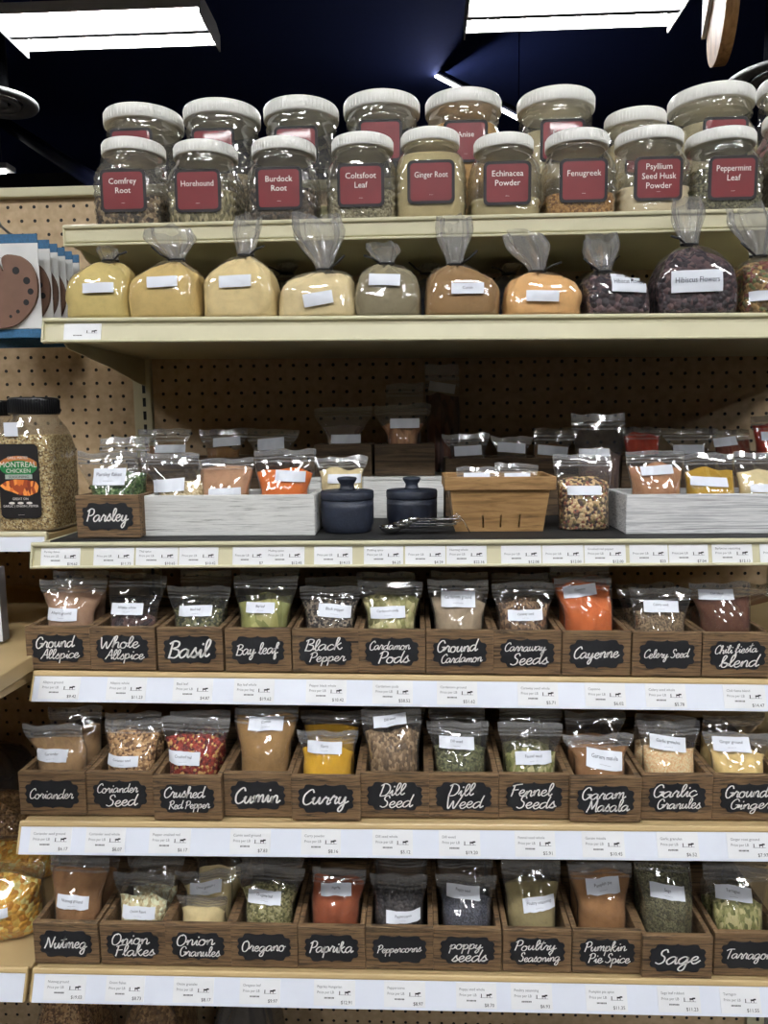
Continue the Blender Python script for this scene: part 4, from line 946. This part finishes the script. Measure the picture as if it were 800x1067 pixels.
# ------------------------------------------------------------------ shelf three
def planter(label,x0,x1,y,z,h,d,mat,group='whitewashed planters'):
    L=x1-x0; t=thing('wooden_planter',label,'planter box',((x0+x1)/2,y,z),0,group); b=.0012
    MB().box((0,.0045,h/2),(L,.009,h),b).build('front_panel',mat,t)
    MB().box((0,d-.0045,h/2),(L,.009,h),b).build('back_panel',mat,t)
    for s in (-1,1): MB().box((s*(L/2-.0045),d/2,h/2),(.009,d-.0184,h-.001),b).build('side_panel',mat,t)
    MB().box((0,d/2,.003),(L-.0185,d-.0185,.006)).build('base_panel',mat,t)
    return t
zt3=at(238,516,1.028).z
a=at(148,540,1.028); b=at(328,540,1.028); planter('whitewashed planter beside the Parsley crate holding flake and orange bags',a.x,b.x,1.028,Z3,zt3-Z3,.10,WHITEWASH)
a2=at(652,540,1.024); b2=at(845,540,1.024); planter('whitewashed planter at the frame edge holding brown and yellow bags',a2.x,b2.x,1.024,Z3,at(730,515,1.024).z-Z3,.10,WHITESTREAK)
# riser plank box and brown boxes behind
a3=at(310,520,1.215); b3=at(462,520,1.215); zr=at(400,501,1.215).z
planter('upturned pale riser box behind the two stone cellars',a3.x,b3.x,1.215,Z3,zr-Z3,.14,WHITEWASH)
t=bpy.data.objects[-1] if False else None
MB().box(((a3.x+b3.x)/2,1.285,zr+.0035),(b3.x-a3.x,.14,.006),.001).build('riser_board',WHITEWASH)
tag(bpy.data.objects['riser_board'],'pale board lying on the riser box under the brown display boxes','board')
ZR=zr+.0072
def dbox(label,xl,xr,yt,y,z,d=.10,mat=RUSTICD):
    a=at(xl,yt,y); b=at(xr,yt,y)
    planter(label,a.x,b.x,y,z,a.z-z,d,mat,'brown display boxes'); return (a.x+.0125,b.x-.0125)
dA=dbox('small dark brown box on the riser behind the first stone cellar',327,387,463,1.225,ZR)
dB=dbox('small dark brown box on the riser holding the stick bundle bag',390,453,463,1.225,ZR)
dC=dbox('low dark brown box behind the berry basket',464,608,478,1.235,Z3,.12)
dD=dbox('low dark box at the back behind the yellow and brown planter bags',648,850,474,1.235,Z3,.12)
dE=dbox('low dark box at the back behind the first whitewashed planter',132,303,478,1.235,Z3,.12)
LIM_=1
ZG='zip bags on the black lined shelf'
LIMS={}
def fb(label,xl,xr,yt,yf,Y,z,sp,stk=None,text=None,seed=0,T=.020,wb=None,lean=0,ff=.05,**kw):
    for (s0,s1),(x0,x1) in LIMS.items():
        if s0<=seed<=s1:
            kw['lim']=(x0,x1); wb=wb or (.070 if s0 in (203,219) else .060)
            ff=max(ff,.055 if s0 in (210,211) else .098 if s0 in (206,214,222) else ff)
    return bag_px(label,ZG,xl,xr,yt,yf,Y,z,S[sp],stk,text,T,seed,wb,lean,0,ff,**kw)
cx,y,z=CR['Parsley']
LIMS.update({(201,202):(cx-.0362,cx+.0362),(203,205):(a.x+.0125,b.x-.0125),(206,208):dE,(210,210):dA,(211,212):dB,(214,216):dC,(219,221):(a2.x+.0125,b2.x-.0125),(222,225):dD})
fb('zip bag of green parsley flakes in front in the Parsley crate',79,141,471,503,y+.036,z,'parsley',(92,489,126,506),'Parsley flakes',201)
fb('second crinkled zip bag behind in the Parsley crate',99,150,456,492,y+.085,z,'parsley',None,None,202)
zp=Z3+.0066; Yp=1.028+.009+.026
fb('zip bag of pale flakes in the first whitewashed planter',142,204,472,500,Yp,zp,'paleflake',(155,500,190,513,.08),None,203)
fb('zip bag of pinkish tan powder in the first whitewashed planter',204,264,478,484,Yp,zp,'pink',(216,509,250,519,.04),None,204)
fb('zip bag of orange powder in the first whitewashed planter',262,328,469,488,Yp,zp,'orange',(285,491,317,502,-.06),None,205)
zb=Z3+.0066; Yb=1.235+.055
fb('brown zip bag in the back box behind the pale flake bag',140,196,447,463,Yb,zb,'brown',(157,464,188,472),None,206,T=.018)
fb('amber zip bag in the back box behind the pinkish bag',204,256,447,466,Yb,zb,'amber',(218,456,247,465,.06),None,207,T=.018)
fb('brown zip bag in the back box behind the orange bag',250,309,447,470,Yb,zb,'darkb',(264,457,293,469,.08),None,208,T=.018)
fb('zip bag of cream powder standing behind the first stone cellar',327,384,476,488,1.118,Z3+.0006,'cream',(340,495,375,504),None,209,T=.02,ff=.075)
fb('clear zip bag of dark powder in the first brown box on the riser',325,387,424,442,1.225+.034,ZR+.0066,'darkb',(344,453,375,462),None,210,wb=.052,ff=.03)
fb('zip bag of cinnamon sticks in the second brown box on the riser',389,449,421,441,1.225+.034,ZR+.0066,'cinna',(406,436,437,446),None,211,wb=.052,ff=.03)
fb('faint clear zip bag standing behind the cinnamon stick bag',400,440,399,440,1.225+.068,ZR+.0066,'darkb',None,None,212,T=.012,ff=.03)
fb('tall zip bag of long dark sticks beside the cinnamon stick box',444,480,379,410,1.345,Z3+.0006,'stick',(447,398,475,408,-.16),None,213,T=.016)
fb('zip bag of dark spice in the back box behind the basket',461,512,452,474,Yb,zb,'darkb',(474,465,503,475,.05),None,214,T=.018)
fb('second zip bag of dark spice in the back box behind the basket',511,556,455,474,Yb,zb,'darkb',(520,462,550,472,-.08),None,215,wb=.052,T=.018)
fb('brown zip bag at the end of the back box behind the basket',556,604,446,462,Yb,zb,'brown',(562,465,594,475,-.1),None,216,T=.018)
fb('empty topped clear zip bag behind the mixed peppercorn bag',598,654,431,470,1.19,Z3+.0006,'darkb',(606,468,637,476),None,217,T=.02,ff=.08)
fb('zip bag of mixed coloured peppercorns standing on the black liner',579,640,474,498,1.072,Z3+.0006,'pmix',(593,507,628,516),None,218,T=.024,wb=.074)
Yq=1.024+.009+.026
fb('zip bag of reddish tan powder in the planter beside the peppercorn bag',654,716,470,484,Yq,zp,'tanp',(671,486,706,495,.05),None,219)
fb('zip bag of mustard yellow powder in the edge planter',715,771,473,489,Yq,zp,'yellow',(724,498,762,507,-.06),None,220)
fb('zip bag of cream powder in the edge planter cut by the frame',770,832,472,490,Yq,zp,'cream',(785,505,818,513),None,221)
fb('bright red zip bag in the back box behind the reddish tan bag',650,692,445,450,Yb,zb,'red',None,None,222,T=.018)
fb('clear topped dark zip bag in the back box with white sticker',692,752,446,464,Yb,zb,'darkb',(707,464,738,473),None,223,T=.018)
fb('brown red zip bag in the back box behind the yellow bag',747,787,447,457,Yb,zb,'brownr',(750,456,775,465,.1),None,224,T=.018)
fb('taller bright red zip bag in the back box at the frame edge',785,838,433,441,Yb-.005,zb,'red',(798,450,826,459),None,225,T=.018)
# stone cellars
def cellar(label,px0,px1,ptop,pkx0,pkx1,pkt,Y):
    a=at(px0,530,Y); b=at(px1,530,Y); r=(b.x-a.x)/2*.985; cx=(a.x+b.x)/2
    hb=at((px0+px1)/2,ptop,Y-r*.6).z-Z3; k0=at(pkx0,500,Y); k1=at(pkx1,500,Y); rk=(k1.x-k0.x)/2; hk=at((pkx0+pkx1)/2,pkt,Y).z-Z3
    t=thing('stone_cellar',label,'salt cellar',(cx,Y,Z3+.0006),0,'grey stone cellars')
    MB().lathe([(r*.86,0),(r*.90,.002),(r*.92,.006),(r*.98,.012),(r*.99,hb*.6),(r*.985,hb-.013)],48).build('bowl',SLATE,t)
    l=MB().lathe([(r*.985,hb-.0126),(r*1.0,hb-.010),(r*1.0,hb-.002),(r*.97,hb),(r*.5,hb+.001)],48).build('lid',SLATE,t)
    MB().lathe([(rk*.95,hb+.0005),(rk*.72,hb+.004),(rk*.68,hb+(hk-hb)*.45),(rk*.92,hb+(hk-hb)*.72),(rk,hb+(hk-hb)*.85),(rk*.9,hk-.001),(rk*.5,hk)],32).build('knob',SLATE,l)
cellar('grey stone lidded cellar in front of the cream powder bag',334,390,513,352,373,497,1.068)
cellar('grey stone lidded cellar behind the steel measuring spoons',402,456,512,419,438,497,1.125)
# berry basket
Y=1.04; a=at(463,500,Y); b=at(580,500,Y); zt=at(520,497,Y).z; W=b.x-a.x; Hb=zt-Z3-.0006; cx=(a.x+b.x)/2
t=thing('berry_basket','tan wooden berry basket with three slots beside the measuring spoons','basket',(cx,Y,Z3+.0006))
rimh=.019; Wt=W*.915; Wb_=W*.795; D0=.115; Dt=D0*.93; Db=D0*.78; zr_=Hb-rimh*.35
def wallseg(mb,u0,u1,z0,z1):
    def w(u,z,o):
        q=z/zr_; half=(Wb_+(Wt-Wb_)*q)/2; dep=(Db+(Dt-Db)*q)/2
        return (u*half, D0/2-dep+o, z)
    mb.add([w(u0,z0,0),w(u1,z0,0),w(u1,z1,0),w(u0,z1,0),w(u0,z0,.003),w(u1,z0,.003),w(u1,z1,.003),w(u0,z1,.003)],[(0,1,2,3),(4,7,6,5),(0,4,5,1),(1,5,6,2),(2,6,7,3),(3,7,4,0)])
mb=MB(); sl=(-.36,.03,.44); g=.018; zs0,zs1=.006,.024; e=-1.0
for s in sl: wallseg(mb,e,s-g,0,zs1); wallseg(mb,s-g,s+g,0,zs0) ; e=s+g
wallseg(mb,e,1,0,zs1); wallseg(mb,-1,1,zs1,zr_)
mb.build('front_panel',BASKETW,t)
def slab(pts,th,ax):
    vs=list(pts)+[tuple(p[i]+th[i] for i in range(3)) for p in pts]
    return MB().add(vs,[(0,1,2,3),(4,7,6,5),(0,4,5,1),(1,5,6,2),(2,6,7,3),(3,7,4,0)])
yb0,yb1=D0/2+Db/2,D0/2+Dt/2
slab([(-Wb_/2,yb0,0),(Wb_/2,yb0,0),(Wt/2,yb1,zr_),(-Wt/2,yb1,zr_)],(0,-.003,0),1).build('back_panel',BASKETW,t)
for s in (-1,1):
    slab([(s*Wb_/2,D0/2-Db/2+.003,0),(s*Wb_/2,D0/2+Db/2-.003,0),(s*Wt/2,D0/2+Dt/2-.003,zr_),(s*Wt/2,D0/2-Dt/2+.003,zr_)],(-s*.003,0,0),0).build('side_panel',BASKETW,t)
MB().box((0,D0/2,.0015),(Wb_-.006,Db-.006,.003)).build('base_panel',BASKETW,t)
mb=MB(); mb.box((0,.0035,Hb-rimh/2),(W,.005,rimh),.0015).box((0,D0-.0035,Hb-rimh/2),(W,.005,rimh),.0015)
for s in (-1,1): mb.box((s*(W/2-.0025),D0/2,Hb-rimh/2),(.005,D0-.012,rimh),.0015)
mb.build('rim',BASKETW,t)
fb('crinkled clear zip bag lying in the berry basket beside the spoons',474,520,487,505,Y+.045,Z3+.005,'paleflake',(484,494,512,503),None,231,T=.016,wb=.05)
fb('second crinkled clear zip bag in the berry basket',516,562,483,505,Y+.050,Z3+.005,'cream',(527,494,554,503),None,232,T=.016,wb=.05)
# measuring spoons
c=at(428,551,1.028)
t=thing('measuring_spoons','polished steel measuring spoons on a ring in front of the berry basket','measuring spoons',(c.x,1.03,Z3+.001))
for i,(ang,r,L,dz,x0) in enumerate(((.02,.0165,.072,.0,-.028),(-.10,.0135,.066,.006,-.014),(.14,.011,.060,.011,-.006),(-.02,.009,.056,.0155,.004))):
    mb=MB(); M=Matrix.Translation((x0,0,dz+.001))@Matrix.Rotation(ang,4,'Z')
    prof=[(r*math.sin(k*PI/2/7),r*.62*(1-math.cos(k*PI/2/7))) for k in range(1,8)]
    mb.lathe(prof+[(q*.93,zz+.0007) for q,zz in reversed(prof)],24,M=M,cap0=True,cap1=True)
    mb.box((r+L/2-.001,0,r*.60),(L,.008,.0016),.0006,M=M)
    mb.build('spoon',STEEL,t)
mb=MB(); R=.009
mb.tube([(.062+R*math.cos(2*PI*k/24),.0+R*math.sin(2*PI*k/24),.021+.003*math.sin(2*PI*k/24)) for k in range(24)],.0008,6,closed=True)
mb.tube([(.056,-.004,.022),(.064,-.006,.030),(.074,-.010,.018),(.082,-.014,.003)],.0006,6)
mb.build('ring',STEEL,t)

# ------------------------------------------------------------------ neighbouring bay
def season(label,cx,y,z,w,d,H,detail):
    t=thing('seasoning_jar',label,'jar',(cx,y,z),0,'black lidded seasoning jars')
    hn=H-.024
    prof=[(0,.95,7),(.02,.99,7),(.06,1,7),(.60,1,7),(.70,.985,6),(.80,.93,5),(.88,.85,3.6),(.94,.76,2.4),(.97,.72,2),(1,.72,2)]
    P=[]
    for i in range(len(prof)-1):
        a,b=prof[i],prof[i+1]
        for k in range(4): P.append(tuple(a[j]+(b[j]-a[j])*k/4 for j in range(3)))
    P.append(prof[-1])
    rg=lambda s,r,e,k: [(x*k,yy*k,s*hn) for x,yy in (sup(w/2*r,e,2*PI*j/64,d/w) for j in range(64))]
    MB().rings([rg(s,r,e,1) for s,r,e in P],True,False).build('glass',GLASS,t)
    C=[[(x,yy,max(.002,zz)) for x,yy,zz in rg(s,r,e,.97)] for s,r,e in P if s<=.84]
    MB().rings(C).build('contents',S['monty'],t)
    lr=w/2*.80
    lid=MB().lathe([(lr,hn-.001),(lr,H-.003),(lr*.97,H-.0005),(lr*.9,H)],48)
    for j in range(60):
        a=2*PI*j/60; lid.box((lr*math.cos(a),lr*math.sin(a),hn+.011),(.0012,.0012,.019))
    lid.build('lid',BLKPL,t)
    if detail:
        yf=-d/2-.0008; lw,lh,lz=.060,.108,.073; lx=-.003
        def rr(w_,h_,r): 
            pts=[]
            for (sx,sz,a0) in ((1,1,0),(-1,1,PI/2),(-1,-1,PI),(1,-1,1.5*PI)):
                for k in range(6):
                    a=a0+k*PI/10; pts.append((lx+sx*(w_/2-r)+r*math.cos(a),lz+sz*(h_/2-r)+r*math.sin(a)))
            return pts
        lb=MB().prism(rr(lw,lh,.008),yf-.0004,yf+.0004).build('label_sticker',BORDER,t)
        el=lambda cx_,cz_,a_,b_,yy,n=32: MB().add([(lx+cx_+a_*math.cos(2*PI*k/n),yy,lz+cz_+b_*math.sin(2*PI*k/n)) for k in range(n)],[tuple(range(n))])
        el(0,.022,.028,.015,yf-.0009).build('green_oval',plain('label_green',(24,120,62),.5),lb)
        mb=MB(); f=lambda y_:(lambda x,z:Vector((lx+x,y_,lz+z)))
        put_text(mb,'MONTREAL',.0115,0,.0205,f(yf-.0013),maxw=.054); put_text(mb,'CHICKEN',.0085,0,.0125,f(yf-.0013),maxw=.036)
        put_text(mb,'GREAT ON',.0048,0,-.027,f(yf-.0009)); put_text(mb,'GARLIC|ONION|PEPPER'.replace('|',' | '),.0048,0,-.0375,f(yf-.0009),maxw=.052)
        put_text(mb,'NET WT 23 OZ' if False else '.........',.005,0,-.049,f(yf-.0009))
        # little drumstick and fish marks
        for dx_ in (-.013,0,.013): mb.add([(lx+dx_+.0045*math.cos(2*PI*k/14),yf-.0009,lz-.0315+.0018*math.sin(2*PI*k/14)) for k in range(14)],[tuple(range(14))])
        mb.build('lettering',WHITEINK,lb)
        # arched banner above and ribbon below
        mb=MB(); vs=[]
        for k in range(13):
            a=PI*.22+PI*.56*k/12; vs+=[(lx+.036*math.cos(a),yf-.0011,lz+.011+.026*math.sin(a)),(lx+.036*math.cos(a),yf-.0011,lz+.0045+.026*math.sin(a))]
        mb.add(vs,[(2*k,2*k+2,2*k+3,2*k+1) for k in range(12)]); mb.build('banner',plain('banner_orange',(196,120,64),.5),lb)
        mb=MB(); put_text(mb,'GRILL MATES',.0052,0,.0325,f(yf-.0015),maxw=.036); mb.build('banner_lettering',WHITEINK,lb)
        mb=MB().add([(lx-.02,yf-.0011,lz+.0035),(lx+.02,yf-.0011,lz+.0035),(lx+.02,yf-.0011,lz+.010),(lx-.02,yf-.0011,lz+.010)],[(0,1,2,3)]); mb.build('ribbon',plain('ribbon_grey',(176,184,178),.5),lb)
        mb=MB(); put_text(mb,'SEASONING',.0056,0,.0048,f(yf-.0014),maxw=.036); mb.build('ribbon_lettering',INKB,lb)
        ck=seeds('roast_chicken',[(206,110,44),(226,140,66),(150,64,26),(120,44,20)],.006,(1,1,.6),bump=.3)
        mb=MB(); pts=[(-.029,-.006),(-.02,.000),(-.006,.003),(.010,.002),(.024,.0),(.029,-.006),(.026,-.016),(.014,-.021),(.0,-.020),(-.012,-.015),(-.022,-.012)]
        mb.add([(lx+x,yf-.0010,lz+z) for x,z in pts],[tuple(range(len(pts)))]); mb.build('food_picture',ck,lb)
        # bright square sticker high on the shoulder
        MB().box((-.012,-d/2*.93-.0015,.148),(.020,.0008,.020),M=Matrix.Rotation(0,4,'X')).build('price_sticker',STICKER,t)
    return t
zl=-.150+EYE+.0006
season('clear square jar of chicken seasoning with black lid and black label',-.5705,1.095,zl,.088,.098,at(30,414,1.08).z-zl,True)
season('black lidded seasoning jar standing behind the chicken seasoning jar',-.705,1.225,zl,.088,.098,at(5,420,1.22).z-zl+.004,False)
price_tag(3,-6,33,'','$12','white price tag beneath the chicken seasoning jar',prm=(1.03,-.150,.026,.004))
# cards on a peg hook
hk=thing('peg_hook','steel peg hook carrying the blue edged product cards','hook',(-.66,BACK,at(42,243,1.215).z+.0032))
MB().tube([(0,0,0),(0,-.20,0),(0,-.225,.006),(0,-.236,.022)],.0022,8).build('prong',WIREM,hk)
MB().box((0,-.002,0),(.022,.003,.03),.001).build('back_plate',WIREM,hk)
zc=hk.location.z
def card(label,Y,det,src=None):
    top=at(42,243,1.215).z; bot=at(42,352,1.215).z; xr=at(42,300,1.215).x; w=.165; hgt=top-bot; 
    if src is not None: return dup(src,(xr-w/2,Y,bot),label)
    t=thing('product_card',label,'packaged tool card',(xr-w/2,Y,bot),0,'blue edged product cards on the peg hook')
    MB().box((0,0,hgt/2),(w,.0018,hgt-.030),.0003).build('card',CARDW,t)
    for z0,h_ in ((hgt-.0075,.014),(.0075,.014)): MB().box((0,0,z0),(w,.0018,h_),.0003).build('blue_border',BLUEC,t)
    # kidney shaped stripper tool with graded holes
    out=smooth_path([(.036,.52),(.050,.46),(.060,.33),(.058,.18),(.046,.06),(.026,-.04),(.004,-.075),(-.014,-.075),(-.006,-.045),(-.006,0),(-.016,.06),(-.040,.14),(-.052,.24),(-.052,.36),(-.044,.46),(-.028,.52),(-.010,.53),(-.002,.50),(.006,.40),(.008,.42),(.006,.50),(.016,.535),(.036,.52)],3)
    sc_=hgt/.78
    P=[(p.x*1.05+.018,(p.y+.075)*.19+.016) for p in out][:-1]
    tl=MB().prism(P,-.0068,-.0012).build('herb_stripper',CARDBR,t)
    mb=MB()
    for (x,y_,r) in ((.028,.40,.0060),(.044,.315,.0058),(.049,.225,.005),(.041,.135,.0048),(.027,.06,.0032),(.015,.02,.0026),(-.034,.42,.0042),(-.031,.355,.0033),(-.026,.295,.0028),(-.020,.24,.0024),(-.014,.19,.002)):
        x=x*1.05+.018; z=(y_+.075)*.19+.016
        mb.add([(x+r*math.cos(2*PI*k/18),-.0071,z+r*math.sin(2*PI*k/18)) for k in range(18)],[tuple(range(18))])
    mb.build('graded_hole_pattern',INKB,tl)
    mb=MB(); put_text(mb,'HERB STRIPPER',.0115,.022,hgt-.045,maxw=.10,dy=-.0013); put_text(mb,'.........',.008,.0,hgt-.027,dy=-.0013); put_text(mb,'.............',.008,.015,.021,dy=-.0013)
    mb.build('lettering',GREYINK,t)
    return t
c0=card('front product card with brown kidney shaped herb stripper, blue edges',1.215,True)
for i,l in enumerate(('second product card, half hidden directly behind the front card','third product card in the hanging stack behind the second','fourth product card in the hanging stack','fifth product card in the hanging stack before the last','last product card in the hanging stack nearest the pegboard')):
    card(l,1.255+i*.0275,False,c0)
# sacks, corn bags and carton
zc4=-.31+EYE+.0008
a=at(3,640,1.0)
t=thing('carton','slim white edged carton standing at the frame edge on the bare tan shelf','carton',(a.x-.064,1.03,zc4))
MB().box((0,0,.055),(.098,.02,.11),.002).build('box',plain('grey_carton',(110,106,106),.6),t)
MB().box((.0475,-.0103,.055),(.004,.001,.106)).build('edge_tape',STICKER,t)
S6=SH[6][1]+EYE+.0008
def sack(label,px,py,Y,z,rx,ry,spice,seed,stk=None,film=True):
    p=at(px,py,Y); h=p.z-z
    return tied_bag(label,(p.x,Y,z),rx,ry,h,(0,.05,.035,-.006),spice,.93,seed,stk,group='sacks in the neighbouring bay')
sack('dark grey tied sack standing tall behind the wheat sack, beside the Coriander crate',-16,772,1.34,S6,.080,.06,S['dgrey'],61)
sack('tied sack of brown wheat grain between the dark grey sack and the corn bags',-14,826,1.205,S6,.085,.055,S['wheat'],62)
S6=SH[6][1]+EYE+.0008
def cornbag(label,px,py,Y,w,seed,stk,T=.045):
    p=at(px,py,Y); h=p.z-S6
    t=zip_bag(label,'yellow corn bags',(p.x,Y,S6),w,h,.80,S['corn'],w*.9,T,stk,None,0,seed,0,.05,name='corn_bag',seal=False)
    return t
cornbag('clear bag of yellow corn kernels in front with a white sticker',-6,896,.985,.150,71,(.022,.050,.034,.013,.08))
cornbag('second taller bag of yellow corn kernels behind, under the strip of the Coriander crate',16,868,1.12,.160,72,None)
# bags down in the shadow of the lowest shelf
Z7=SH[7][1]+EYE+.0008
for i,(px,sp) in enumerate(((70,'corseed'),(160,'wheat'),(255,'dgrey'))):
    p=at(px,1052,1.19); 
    tied_bag(['shadowed tied bag of seeds under the Nutmeg crate shelf','shadowed tied bag of grain under the Onion Flakes crate shelf','shadowed grey tied bag under the Oregano crate shelf'][i],(p.x,1.215,Z7),.065,.07,.375,(0,.03,.02,0),S[sp],.9,80+i,group='bags on the lowest shelf')
# ------------------------------------------------------------------ camera and world
sc=bpy.context.scene
cam=bpy.data.cameras.new('camera'); co=bpy.data.objects.new('camera',cam); COL.objects.link(co)
cam.sensor_fit='VERTICAL'; cam.sensor_height=36.0; cam.lens=FPX/1067*36.0; cam.clip_start=.02; cam.clip_end=60
fw=ray(400,533.5); rt=ray(401,533.5)-fw; up=ray(400,532.5)-fw
rt.normalize(); fw.normalize(); up.normalize()
m=Matrix((rt,up,-fw)).transposed().to_4x4(); m.translation=Vector((0,0,EYE)); co.matrix_world=m
sc.camera=co
w=bpy.data.worlds.new('world'); sc.world=w; w.use_nodes=True
w.node_tree.nodes['Background'].inputs[0].default_value=(.5,.6,.8,1); w.node_tree.nodes['Background'].inputs[1].default_value=.05
vs_=sc.view_settings; vs_.view_transform='Standard'; vs_.look='None'; vs_.gamma=1; vs_.use_curve_mapping=False; vs_.exposure=1.3
sc.cycles.max_bounces=8; sc.cycles.diffuse_bounces=3; sc.cycles.glossy_bounces=3; sc.cycles.transparent_max_bounces=40
sc.cycles.caustics_reflective=False; sc.cycles.caustics_refractive=False; sc.cycles.use_denoising=True
sc.cycles.sample_clamp_indirect=4.0
